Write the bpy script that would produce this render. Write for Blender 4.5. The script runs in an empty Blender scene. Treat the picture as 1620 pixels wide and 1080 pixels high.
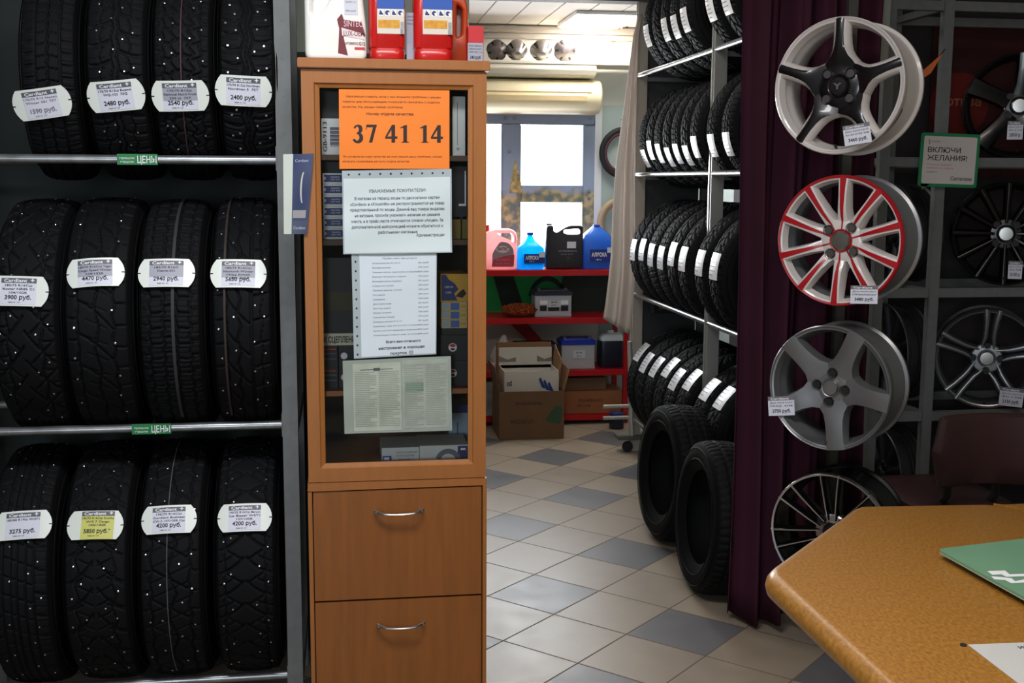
import bpy, bmesh, math, random
import numpy as np
from mathutils import Vector, Matrix
random.seed(7)
PI = math.pi
S = bpy.context.scene
COL = S.collection

# ------------------------------------------------------------------ camera
FPX = 1833.3
PITCH, YAW, ROLL = math.radians(7.96), math.radians(8.366), math.radians(0.313)
EYE = Vector((0, 0, 1.6))
_f = Vector((math.sin(YAW)*math.cos(PITCH), math.cos(YAW)*math.cos(PITCH), -math.sin(PITCH)))
_r = Vector((math.cos(YAW), -math.sin(YAW), 0)); _u = _r.cross(_f)
_c, _s = math.cos(ROLL), math.sin(ROLL)
CR, CU = _c*_r + _s*_u, -_s*_r + _c*_u
cd = bpy.data.cameras.new('camera'); cam = bpy.data.objects.new('camera', cd); COL.objects.link(cam)
cd.sensor_fit = 'HORIZONTAL'; cd.sensor_width = 36; cd.lens = 36*FPX/1620; cd.clip_start = .05
cam.matrix_world = Matrix(((CR.x, CU.x, -_f.x, EYE.x), (CR.y, CU.y, -_f.y, EYE.y), (CR.z, CU.z, -_f.z, EYE.z), (0, 0, 0, 1)))
S.camera = cam

# ------------------------------------------------------------------ light and exposure
S.view_settings.view_transform = 'Standard'
S.view_settings.look = 'None'
S.view_settings.gamma = 1
S.view_settings.exposure = 0.85
W = bpy.data.worlds.new('daylight'); S.world = W; W.use_nodes = True
W.node_tree.nodes['Background'].inputs[0].default_value = (0.93, 0.97, 1.0, 1)
W.node_tree.nodes['Background'].inputs[1].default_value = 4.5

def area(name, loc, target, sx, sy, power, col):
    l = bpy.data.lights.new(name, 'AREA'); l.shape = 'RECTANGLE'; l.size = sx; l.size_y = sy; l.energy = power; l.color = col
    o = bpy.data.objects.new(name, l); COL.objects.link(o); o.location = loc
    o.rotation_euler = (Vector(target)-Vector(loc)).to_track_quat('-Z', 'Y').to_euler()
    return o
area('front_fill', (-1.2, -2.5, 1.55), (-0.3, 3.0, 1.0), 1.1, 1.5, 34, (0.84, 0.93, 1.0))  # unseen cool fill added behind the camera; the front wall has no window
area('ceiling_lamp_shop', (-0.15, 1.9, 2.76), (-0.15, 1.95, 0), 1.2, 0.4, 21, (0.97, 0.98, 1.0))
area('ceiling_lamp_counter', (1.1, 1.5, 2.76), (1.1, 1.6, 0), 1.2, 0.4, 10, (1.0, 0.92, 0.82))
area('ceiling_lamp_aisle', (0.95, 4.9, 2.76), (0.95, 4.9, 0), 0.5, 1.0, 5.5, (1.0, 0.93, 0.85))
area('window_daylight', (1.2, 7.66, 1.55), (1.0, 4.0, 1.0), 0.9, 0.7, 16, (0.92, 0.97, 1.0))

# ------------------------------------------------------------------ where things stand
def _ray(px, py):
    a, b = (px-810)/FPX, -(py-540)/FPX
    return CR*a + CU*b + _f
def at(px, py, Y):
    v = _ray(px, py); return EYE + v*(Y/v.y)
def atx(px, py, X):
    v = _ray(px, py); return EYE + v*(X/v.x)
def fl(px, py, z=0.0):
    v = _ray(px, py); return EYE + v*((z-EYE.z)/v.z)
def proj(p):
    d = Vector(p)-EYE; w = d.dot(_f); return 810+FPX*d.dot(CR)/w, 540-FPX*d.dot(CU)/w

# ------------------------------------------------------------------ materials
def lin(c):
    def g(u):
        u /= 255.0
        return u/12.92 if u <= .04045 else ((u+.055)/1.055)**2.4
    return (g(c[0]), g(c[1]), g(c[2]), 1)
def mat(name, col, rough=.5, metal=0, spec=.5, vary=0, vscale=30, bump=0, bscale=200, coat=0, stretch=None, col2=None, trans=0):
    m = bpy.data.materials.new(name); m.use_nodes = True; nt = m.node_tree; n = nt.nodes; L = nt.links
    b = n['Principled BSDF']
    c = lin(col)
    b.inputs['Base Color'].default_value = c
    b.inputs['Roughness'].default_value = rough; b.inputs['Metallic'].default_value = metal
    b.inputs['Specular IOR Level'].default_value = spec; b.inputs['Coat Weight'].default_value = coat
    b.inputs['Transmission Weight'].default_value = trans
    tc = n.new('ShaderNodeTexCoord')
    vec = tc.outputs['Object']
    if stretch:
        mp = n.new('ShaderNodeMapping'); mp.inputs['Scale'].default_value = stretch
        L.new(vec, mp.inputs['Vector']); vec = mp.outputs['Vector']
    if vary or col2:
        no = n.new('ShaderNodeTexNoise'); no.inputs['Scale'].default_value = vscale; no.inputs['Detail'].default_value = 6
        L.new(vec, no.inputs['Vector'])
        cr = n.new('ShaderNodeValToRGB')
        if col2: ca, cb = c, lin(col2)
        else:
            ca = tuple(x*(1-vary) for x in c[:3])+(1,); cb = tuple(min(1, x*(1+vary)) for x in c[:3])+(1,)
        cr.color_ramp.elements[0].position = .32; cr.color_ramp.elements[1].position = .68
        cr.color_ramp.elements[0].color = ca; cr.color_ramp.elements[1].color = cb
        L.new(no.outputs['Fac'], cr.inputs['Fac']); L.new(cr.outputs['Color'], b.inputs['Base Color'])
    if bump:
        nb = n.new('ShaderNodeTexNoise'); nb.inputs['Scale'].default_value = bscale; nb.inputs['Detail'].default_value = 3
        L.new(vec, nb.inputs['Vector'])
        bp = n.new('ShaderNodeBump'); bp.inputs['Strength'].default_value = bump; bp.inputs['Distance'].default_value = .004
        L.new(nb.outputs['Fac'], bp.inputs['Height']); L.new(bp.outputs['Normal'], b.inputs['Normal'])
    return m
def glass(name, tint=(1, 1, 1), refl=.1):
    m = bpy.data.materials.new(name); m.use_nodes = True; nt = m.node_tree; n = nt.nodes; L = nt.links
    n.remove(n['Principled BSDF']); out = n['Material Output']
    t = n.new('ShaderNodeBsdfTransparent'); t.inputs[0].default_value = (*tint, 1)
    g = n.new('ShaderNodeBsdfGlossy'); g.inputs['Roughness'].default_value = .03
    fr = n.new('ShaderNodeFresnel'); fr.inputs[0].default_value = 1.45
    mx = n.new('ShaderNodeMixShader')
    L.new(fr.outputs[0], mx.inputs[0]); L.new(t.outputs[0], mx.inputs[1]); L.new(g.outputs[0], mx.inputs[2]); L.new(mx.outputs[0], out.inputs[0])
    return m
def sheer(name, col, fac=.5, gloss=.3):
    m = bpy.data.materials.new(name); m.use_nodes = True; nt = m.node_tree; n = nt.nodes; L = nt.links
    b = n['Principled BSDF']; b.inputs['Base Color'].default_value = lin(col); b.inputs['Roughness'].default_value = gloss
    t = n.new('ShaderNodeBsdfTranslucent'); t.inputs[0].default_value = lin(col)
    mx = n.new('ShaderNodeMixShader'); mx.inputs[0].default_value = fac
    L.new(b.outputs[0], mx.inputs[1]); L.new(t.outputs[0], mx.inputs[2]); L.new(mx.outputs[0], n['Material Output'].inputs[0])
    return m
def lamp(name, col, k):
    m = bpy.data.materials.new(name); m.use_nodes = True; b = m.node_tree.nodes['Principled BSDF']
    b.inputs['Base Color'].default_value = lin(col); b.inputs['Emission Color'].default_value = lin(col); b.inputs['Emission Strength'].default_value = k
    return m

def floor_mat():
    m = bpy.data.materials.new('tile floor'); m.use_nodes = True; nt = m.node_tree; n = nt.nodes; L = nt.links
    b = n['Principled BSDF']
    def M(op, a, c=None, clamp=False):
        x = n.new('ShaderNodeMath'); x.operation = op; x.use_clamp = clamp
        for i, q in enumerate((a, c)):
            if q is None: continue
            if isinstance(q, (int, float)): x.inputs[i].default_value = q
            else: L.new(q, x.inputs[i])
        return x.outputs[0]
    g = n.new('ShaderNodeNewGeometry'); sp = n.new('ShaderNodeSeparateXYZ'); L.new(g.outputs['Position'], sp.inputs[0])
    T = .313; k = math.sqrt(.5)/T
    X = M('SUBTRACT', sp.outputs[0], 1.203); Y = M('SUBTRACT', sp.outputs[1], 3.838)
    u = M('ADD', M('MULTIPLY', M('ADD', X, Y), k), .5); v = M('ADD', M('MULTIPLY', M('SUBTRACT', X, Y), k), .5)
    def parity(q): return M('SUBTRACT', 1.0, M('MODULO', M('ADD', M('FLOOR', q), 200), 2))
    dark = M('MULTIPLY', parity(u), parity(v))
    def edge(q):
        f = M('FRACT', q); return M('MINIMUM', f, M('SUBTRACT', 1.0, f))
    e = M('MINIMUM', edge(u), edge(v))
    grout = M('SUBTRACT', 1.0, M('MULTIPLY', M('SUBTRACT', e, .006), 200, True))
    grout = M('MAXIMUM', grout, 0.0)
    no = n.new('ShaderNodeTexNoise'); no.inputs['Scale'].default_value = 9; no.inputs['Detail'].default_value = 8; L.new(g.outputs['Position'], no.inputs['Vector'])
    wn = n.new('ShaderNodeTexWhiteNoise'); wn.noise_dimensions = '2D'
    cb = n.new('ShaderNodeCombineXYZ'); L.new(M('FLOOR', u), cb.inputs[0]); L.new(M('FLOOR', v), cb.inputs[1]); L.new(cb.outputs[0], wn.inputs['Vector'])
    val = M('ADD', M('MULTIPLY', no.outputs['Fac'], .5), M('MULTIPLY', wn.outputs['Value'], .22))
    def ramp(a, c):
        r = n.new('ShaderNodeValToRGB'); r.color_ramp.elements[0].position = .15; r.color_ramp.elements[1].position = .65
        r.color_ramp.elements[0].color = lin(a); r.color_ramp.elements[1].color = lin(c); L.new(val, r.inputs[0]); return r.outputs[0]
    def mix(f, a, c):
        x = n.new('ShaderNodeMix'); x.data_type = 'RGBA'; L.new(f, x.inputs['Factor'])
        for q, key in ((a, 6), (c, 7)):
            if isinstance(q, tuple): x.inputs[key].default_value = q
            else: L.new(q, x.inputs[key])
        return x.outputs[2]
    light = ramp((138, 124, 108), (158, 145, 128)); dk = ramp((90, 89, 92), (108, 106, 109))
    c = mix(grout, mix(dark, light, dk), lin((98, 86, 76)))
    L.new(c, b.inputs['Base Color'])
    L.new(M('ADD', M('MULTIPLY', grout, .5), M('ADD', M('MULTIPLY', no.outputs['Fac'], .18), .30)), b.inputs['Roughness'])
    b.inputs['Specular IOR Level'].default_value = .34
    bp = n.new('ShaderNodeBump'); bp.inputs['Strength'].default_value = .25; bp.inputs['Distance'].default_value = .003; bp.invert = True
    L.new(grout, bp.inputs['Height']); L.new(bp.outputs[0], b.inputs['Normal'])
    return m

def window_mat():
    m = mat('painted window frame', (150, 166, 192), .55); nt = m.node_tree; n = nt.nodes; L = nt.links; b = n['Principled BSDF']
    g = n.new('ShaderNodeNewGeometry'); sp = n.new('ShaderNodeSeparateXYZ'); L.new(g.outputs['Position'], sp.inputs[0])
    mr = n.new('ShaderNodeMapRange'); mr.inputs[1].default_value = 1.62; mr.inputs[2].default_value = 1.38; L.new(sp.outputs[2], mr.inputs[0])
    no = n.new('ShaderNodeTexNoise'); no.inputs['Scale'].default_value = 9; no.inputs['Detail'].default_value = 5; L.new(g.outputs['Position'], no.inputs['Vector'])
    a = n.new('ShaderNodeMath'); a.operation = 'ADD'; L.new(mr.outputs[0], a.inputs[0]); L.new(no.outputs['Fac'], a.inputs[1])
    r = n.new('ShaderNodeValToRGB'); r.color_ramp.elements[0].position = .8; r.color_ramp.elements[1].position = 1.1
    r.color_ramp.elements[0].color = (0, 0, 0, 1); r.color_ramp.elements[1].color = (1, 1, 1, 1); L.new(a.outputs[0], r.inputs[0])
    n2 = n.new('ShaderNodeTexNoise'); n2.inputs['Scale'].default_value = 20; n2.inputs['Detail'].default_value = 4; L.new(g.outputs['Position'], n2.inputs['Vector'])
    r2 = n.new('ShaderNodeValToRGB'); L.new(n2.outputs['Fac'], r2.inputs[0])
    r2.color_ramp.elements[0].position = .38; r2.color_ramp.elements[0].color = lin((104, 116, 120)); r2.color_ramp.elements[1].position = .62; r2.color_ramp.elements[1].color = lin((190, 172, 130))
    e = r2.color_ramp.elements.new(.5); e.color = lin((140, 138, 100))
    mx = n.new('ShaderNodeMix'); mx.data_type = 'RGBA'; L.new(r.outputs[0], mx.inputs['Factor']); mx.inputs[6].default_value = lin((150, 166, 192)); L.new(r2.outputs[0], mx.inputs[7])
    L.new(mx.outputs[2], b.inputs['Base Color'])
    return m

M_ = {}
def K(name, *a, **k):
    if name not in M_: M_[name] = mat(name, *a, **k)
    return M_[name]
RUB = K('tyre rubber', (12, 13, 15), .7, spec=.14, bump=.15, bscale=300)
RUB2 = K('tyre tread rubber', (13, 14, 17), .7, spec=.15)
STUD = K('stud steel', (225, 225, 230), .25, 1)
PLAST = K('white plastic tag', (226, 232, 228), .35)
CARD = K('tag card', (214, 216, 232), .5)
CARDG = K('tag card grey band', (160, 162, 178), .5)
HEAD = K('tag header grey', (92, 94, 104), .5)
INK = K('black ink', (22, 22, 30), .6)
INKG = K('grey ink', (92, 92, 108), .6)
WINK = K('white ink', (240, 240, 245), .5)
STEEL = K('galvanised steel', (150, 156, 154), .38, .6, vary=.15, vscale=40)
PIPE = K('steel pipe', (150, 153, 156), .3, .75, vary=.2, vscale=25)
GPAINT = K('grey painted steel', (110, 113, 114), .5, vary=.08)
DSTEEL = K('dark steel', (58, 60, 62), .45, .5)
WOOD = K('alder laminate', (136, 80, 31), .42, vary=.10, vscale=7, stretch=(9, 9, .7))
WOODF = K('cabinet edging', (156, 97, 45), .45, vary=.06, vscale=10, stretch=(6, 6, .8))
WDARK = K('cabinet inside', (52, 40, 34), .7)
CHROME = K('satin chrome', (176, 176, 174), .3, 1)
WHITEP = K('white painted metal', (226, 224, 222), .25, coat=.4)
SILVER = K('silver wheel paint', (150, 152, 156), .32, .75)
MACH = K('machined alloy', (205, 206, 210), .22, 1)
BLACKG = K('gloss black', (10, 10, 12), .22, coat=.2)
BLACKM = K('matt black', (18, 18, 20), .6)
REDP = K('red paint', (178, 14, 24), .35)
PAPER = K('white paper', (222, 228, 232), .6)

# ------------------------------------------------------------------ mesh tools
_txt = {}
def text_geo(s, bold=0):
    key = (s, bold)
    if key in _txt: return _txt[key]
    c = bpy.data.curves.new('t', 'FONT'); c.body = s; c.resolution_u = 2; c.offset = bold
    o = bpy.data.objects.new('t', c); COL.objects.link(o); bpy.context.view_layer.update()
    m = bpy.data.meshes.new_from_object(o.evaluated_get(bpy.context.evaluated_depsgraph_get()))
    v = [(q.co.x, q.co.y) for q in m.vertices]; f = [tuple(p.vertices) for p in m.polygons]
    bpy.data.objects.remove(o); bpy.data.curves.remove(c); bpy.data.meshes.remove(m)
    _txt[key] = (v, f); return v, f
def fillet(pts, r, n=5):
    out = []; N = len(pts)
    for i, p in enumerate(pts):
        rr = r[i] if isinstance(r, (list, tuple)) else r
        p = Vector(p); a = Vector(pts[i-1])-p; b = Vector(pts[(i+1) % N])-p
        if rr <= 0 or a.length < 1e-6 or b.length < 1e-6: out.append(tuple(p)); continue
        d = min(rr, a.length*.48, b.length*.48); A = p+a.normalized()*d; B = p+b.normalized()*d
        for k in range(n+1):
            t = k/n; q = A*(1-t)**2+p*2*t*(1-t)+B*t*t; out.append(tuple(q))
    return out
def rrect(x0, z0, x1, z1, r, n=5): return fillet([(x0, z0), (x1, z0), (x1, z1), (x0, z1)], r, n)

class MB:
    def __init__(s, o=(0, 0, 0)): s.v = []; s.f = []; s.m = []; s.o = Vector(o)
    def add(s, vs, fs, mi=0):
        n = len(s.v); s.v += [tuple(Vector(q)-s.o) for q in vs]; s.f += [tuple(i+n for i in f) for f in fs]; s.m += [mi]*len(fs); return s
    def box(s, a, b, mi=0, R=None):
        x0, y0, z0 = a; x1, y1, z1 = b
        vs = [(x0, y0, z0), (x1, y0, z0), (x1, y1, z0), (x0, y1, z0), (x0, y0, z1), (x1, y0, z1), (x1, y1, z1), (x0, y1, z1)]
        if R is not None: vs = [R @ Vector(q) for q in vs]
        return s.add(vs, [(0, 3, 2, 1), (4, 5, 6, 7), (0, 1, 5, 4), (1, 2, 6, 5), (2, 3, 7, 6), (3, 0, 4, 7)], mi)
    def loft(s, rings, mi=0, cap=True, close=True):
        n = len(rings[0]); vs = [p for r in rings for p in r]; fs = []
        for i in range(len(rings)-1):
            for j in range(n if close else n-1):
                k = (j+1) % n; fs.append((i*n+j, i*n+k, (i+1)*n+k, (i+1)*n+j))
        if cap: fs.append(tuple(reversed(range(n)))); fs.append(tuple((len(rings)-1)*n+j for j in range(n)))
        return s.add(vs, fs, mi)
    def tube(s, pts, r, n=10, mi=0, cap=True):
        pts = [Vector(p) for p in pts]; rings = []; up = None
        for i, p in enumerate(pts):
            d = (pts[min(i+1, len(pts)-1)]-pts[max(i-1, 0)]).normalized()
            if up is None: up = Vector((0, 0, 1)) if abs(d.z) < .9 else Vector((1, 0, 0))
            a = d.cross(up).normalized(); b = d.cross(a).normalized(); up = -b if False else up
            rr = r[i] if isinstance(r, (list, tuple)) else r
            rings.append([p+a*rr*math.cos(t*2*PI/n)+b*rr*math.sin(t*2*PI/n) for t in range(n)])
        return s.loft(rings, mi, cap)
    def lathe(s, prof, n=48, c=(0, 0, 0), ax='Y', mi=0, closed=False, cap=False):
        rings = []
        for r, h in prof:
            ring = []
            for t in range(n):
                a = 2*PI*t/n; u, w = r*math.cos(a), r*math.sin(a)
                q = (u, h, w) if ax == 'Y' else ((h, u, w) if ax == 'X' else (u, w, h))
                ring.append(Vector(q)+Vector(c))
            rings.append(ring)
        if closed: rings.append(rings[0])
        return s.loft(rings, mi, cap and not closed)
    def prism(s, poly, y0, y1, mi=0, fn=None):
        """outline in x,z pushed from y0 to y1"""
        fn = fn or (lambda x, y, z: (x, y, z))
        return s.loft([[fn(x, y0, z) for x, z in poly], [fn(x, y1, z) for x, z in poly]], mi)
    def text(s, t, x, z, h, fn, w=None, al='C', bold=0, mi=0):
        vs, fs = text_geo(t, bold)
        if not vs: return s
        a = min(q[0] for q in vs); b = max(q[0] for q in vs)
        k = h/.72; kx = (w/(b-a)) if w else k
        W_ = (b-a)*kx; x0 = x-W_/2 if al == 'C' else (x if al == 'L' else x-W_)
        return s.add([fn(x0+(q[0]-a)*kx, z+q[1]*k) for q in vs], fs, mi)
    def build(s, name, m, parent=None, bevel=0, smooth=35, seg=2):
        me = bpy.data.meshes.new(name); me.from_pydata(s.v, [], s.f)
        for q in (m if isinstance(m, (list, tuple)) else [m]): me.materials.append(q)
        if len(me.materials) > 1: me.polygons.foreach_set('material_index', s.m)
        if bevel or True:
            bm = bmesh.new(); bm.from_mesh(me)
            if smooth is not None or bevel:
                bmesh.ops.remove_doubles(bm, verts=bm.verts, dist=1e-6)
                bmesh.ops.recalc_face_normals(bm, faces=bm.faces)
            if bevel:
                ed = [e for e in bm.edges if len(e.link_faces) == 2 and e.calc_face_angle() > .6]
                bmesh.ops.bevel(bm, geom=ed, offset=bevel, segments=seg, affect='EDGES', clamp_overlap=True)
            bm.to_mesh(me); bm.free()
        if smooth is not None:
            me.shade_smooth(); me.set_sharp_from_angle(angle=math.radians(smooth))
        o = bpy.data.objects.new(name, me); COL.objects.link(o)
        if parent: o.parent = parent
        return o

def cprism(name, outlines, half, m, parent, bevel=0, fn=None, smooth=40):
    """flat outline with holes given depth and a rounded edge; outline in x,z"""
    c = bpy.data.curves.new('c', 'CURVE'); c.dimensions = '2D'; c.fill_mode = 'BOTH'; c.extrude = max(half-bevel, .00001); c.bevel_depth = bevel; c.bevel_resolution = 2; c.offset = -bevel
    for pts in outlines:
        sp = c.splines.new('POLY'); sp.points.add(len(pts)-1); sp.use_cyclic_u = True
        for i, p in enumerate(pts): sp.points[i].co = (p[0], p[1], 0, 1)
    o = bpy.data.objects.new('c', c); COL.objects.link(o); bpy.context.view_layer.update()
    me = bpy.data.meshes.new_from_object(o.evaluated_get(bpy.context.evaluated_depsgraph_get()))
    bpy.data.objects.remove(o); bpy.data.curves.remove(c)
    fn = fn or (lambda x, y, z: (x, y, z))
    for v in me.vertices: v.co = fn(v.co.x, -v.co.z, v.co.y)
    bm = bmesh.new(); bm.from_mesh(me); bmesh.ops.remove_doubles(bm, verts=bm.verts, dist=1e-5); bmesh.ops.recalc_face_normals(bm, faces=bm.faces); bm.to_mesh(me); bm.free()
    me.name = name; me.materials.clear(); me.materials.append(m); me.shade_smooth(); me.set_sharp_from_angle(angle=math.radians(smooth))
    o = bpy.data.objects.new(name, me); COL.objects.link(o); o.parent = parent
    return o

def thing(name, label, cat, loc=(0, 0, 0), rot=(0, 0, 0), group=None):
    o = bpy.data.objects.new(name, None); COL.objects.link(o); o.empty_display_size = .05
    o.location = loc; o.rotation_euler = rot; o['label'] = label; o['category'] = cat
    if group: o['group'] = group
    return o
def tag(o, label, cat, group=None):
    o['label'] = label; o['category'] = cat
    if group: o['group'] = group
    return o
def struct(mb, name, m, **k):
    o = mb.build(name, m, **k); o['kind'] = 'structure'; return o
def dup(root, loc, rot, label, group=None):
    r = root.copy(); COL.objects.link(r); r.location = loc; r.rotation_euler = rot; r['label'] = label
    if group: r['group'] = group
    for ch in root.children:
        c = ch.copy(); COL.objects.link(c); c.parent = r
        for g in ch.children:
            d = g.copy(); COL.objects.link(d); d.parent = c
    return r

# ================================================================== the room
XL, XR, YB, YW, YE, ZC = -1.9, 3.3, -2.6, 6.65, 7.78, 2.8
FLOOR = floor_mat()
WALLD = K('shop wall paint', (128, 134, 128), .8, vary=.05, vscale=6)
WALLB = K('store wall panel', (168, 182, 178), .6, vary=.04, vscale=5)
CEIL = K('ceiling panel white', (226, 218, 212), .6)
CREAM = K('cream paint', (226, 218, 200), .55)
struct(MB().box((XL-.1, YB-.1, -.1), (XR+.1, YE+.1, 0)), 'floor', FLOOR, smooth=None)
struct(MB().box((XL-.1, YB-.1, ZC), (XR+.1, YW, ZC+.1)), 'ceiling', CEIL, smooth=None)
struct(MB().box((XL-.1, YB, 0), (XL, 3.95, ZC)), 'wall_left', WALLD, smooth=None)
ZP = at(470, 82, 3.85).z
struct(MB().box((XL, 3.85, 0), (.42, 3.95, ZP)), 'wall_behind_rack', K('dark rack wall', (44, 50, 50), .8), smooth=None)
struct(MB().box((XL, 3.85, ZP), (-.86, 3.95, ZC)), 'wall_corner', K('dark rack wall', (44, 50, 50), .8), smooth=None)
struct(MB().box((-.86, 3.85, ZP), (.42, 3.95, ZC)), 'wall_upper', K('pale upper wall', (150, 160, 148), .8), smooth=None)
struct(MB().box((.32, 3.95, 0), (.42, YE, ZC)), 'wall_aisle', WALLD, smooth=None)
struct(MB().box((XL-.1, YB-.1, 0), (XR+.1, YB, ZC)), 'wall_front', WALLD, smooth=None)
struct(MB().box((XR, YB, 0), (XR+.1, 4.9, ZC)), 'wall_right', WALLD, smooth=None)
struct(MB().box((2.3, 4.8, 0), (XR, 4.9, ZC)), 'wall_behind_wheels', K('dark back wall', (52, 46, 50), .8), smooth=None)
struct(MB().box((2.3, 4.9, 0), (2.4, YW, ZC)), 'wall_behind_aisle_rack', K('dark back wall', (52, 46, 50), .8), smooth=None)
struct(MB().box((2.3, YW, 0), (2.4, YE, ZC)), 'wall_store', WALLB, smooth=None)
# beam between shop and store, and the lower store ceiling with its panels
struct(MB().box((.42, YW-.1, 2.595), (2.3, YW+.02, ZC)), 'trim_1', K('beam paint', (70, 74, 82), .6), smooth=None)
c = MB().box((.42, YW, 2.62), (2.3, YE, 2.72))
x = .5
while x < 2.3:
    c.box((x, YW+.02, 2.608), (x+.19, YE-.05, 2.621)); x += .2
struct(c, 'ceiling_store', CEIL, smooth=None)
struct(MB().box((.42, YE-.05, 2.555), (2.3, YE, 2.6)).box((.42, YE-.03, 2.52), (2.3, YE, 2.556)), 'trim_2', K('cornice', (190, 182, 172), .6), bevel=.006)
# back wall with its window opening
WX0, WX1, WZ0, WZ1 = .55, at(940, 240, YE).x, 1.0, at(850, 178, YE).z
bw = MB()
bw.box((.42, YE, 0), (WX0, YE+.14, ZC)); bw.box((WX1, YE, 0), (2.3, YE+.14, ZC))
bw.box((WX0, YE, 0), (WX1, YE+.14, WZ0)); bw.box((WX0, YE, WZ1), (WX1, YE+.14, ZC))
struct(bw, 'wall_back', K('store white wall', (212, 210, 202), .6), smooth=None)
zc = at(960, 167, YE).z
struct(MB().box((WX1+.05, YE-.014, 0), (2.3, YE, zc)), 'wall_panel', WALLB, smooth=None)
struct(MB().box((WX1, YE-.02, .9), (WX1+.048, YE+.0, zc+.02)), 'trim_3', K('white reveal', (224, 230, 232), .5), smooth=None)
WF = window_mat()
yf0, yf1 = YE-.015, YE+.05
xm0, xm1 = at(793, 240, YE).x, at(824, 240, YE).x
zt, zm1, zm0 = at(850, 197, YE).z, at(850, 293, YE).z, at(850, 320, YE).z
xs = at(922, 240, YE).x; xa = xm0-.42
wf = MB()
wf.box((WX0, yf0, zt), (WX1, yf1, WZ1)); wf.box((xm0, yf0, WZ0), (xm1, yf1, zt)); wf.box((xs, yf0, WZ0), (WX1, yf1, zt))
wf.box((xm1, yf0, zm0), (xs, yf1, zm1)); wf.box((WX0, yf0, WZ0), (xa, yf1, zt)); wf.box((xa, yf0, WZ0), (xs, yf1, WZ0+.1))
win = wf.build('window_1', WF, bevel=.006); win['kind'] = 'structure'
rv = MB()
for px, py in ((800, 187), (814, 187), (934, 187), (932, 302), (932, 314), (806, 240)):
    p = at(px, py, yf0); rv.lathe([(.004, -.004), (.012, -.003), (.013, .002)], 12, (p.x, yf0-.002, p.z))
rv.build('rivet', K('grey rivet', (150, 158, 170), .4, .6), win)
MB().box((WX0+.01, YE+.03, WZ0+.01), (WX1-.01, YE+.034, WZ1-.01)).build('pane', glass('window glass'), win, smooth=None)
sp = MB()
p = at(816, 300, yf0)
sp.loft([[(p.x+a*.045, yf0-.003, p.z-.02) for a in (-1, 1)]+[(p.x+a*.045, yf0-.001, p.z-.02) for a in (1, -1)], [(p.x+a*.035, yf0-.003, p.z+.05) for a in (-1, 1)]+[(p.x+a*.035, yf0-.001, p.z+.05) for a in (1, -1)], [(p.x-.004+a*.003, yf0-.003, p.z+.2) for a in (-1, 1)]+[(p.x-.004+a*.003, yf0-.001, p.z+.2) for a in (1, -1)]])
sp.build('printed_spire', K('gold print', (206, 184, 120), .6, col2=(120, 110, 76), vscale=40), win, smooth=None)

# ================================================================== tyres
def sstep(a, b, x):
    t = np.clip((x-a)/(b-a), 0, 1); return t*t*(3-2*t)
def groove(d, w): return 1-sstep(w*.5-.0007, w*.5+.0011, np.abs(d))
def tread_depth(pat, a, s, R, Wd):
    """a angle, s offset across in metres; returns groove depth 0..1"""
    g = np.zeros(np.broadcast(a, s).shape); hw = Wd/2
    for q in pat:
        k = q[0]
        if k == 'rib':          # ('rib', v, width, zigzag, n)
            _, v, w, zz, n = q
            tri = 2*np.abs(((a*n/(2*PI)) % 1)-.5)-.5
            g = np.maximum(g, groove(s-v*hw-zz*tri*2, w))
        elif k == 'lat':        # ('lat', v0, v1, n, width, slope, curve, phase, mirror, strength)
            _, v0, v1, n, w, sl, cu, ph, mi, st = q
            v = s/hw; vv = np.abs(v) if mi else v
            pp = ph + (.5 if mi == 2 else 0)*(v > 0)
            t = a*n/(2*PI)+sl*vv+cu*vv*vv+pp
            d = ((t % 1)-.5)*(2*PI*R/n)
            m = (vv > v0) & (vv < v1)
            g = np.maximum(g, np.where(m, groove(d, w)*st, 0))
    return g
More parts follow.
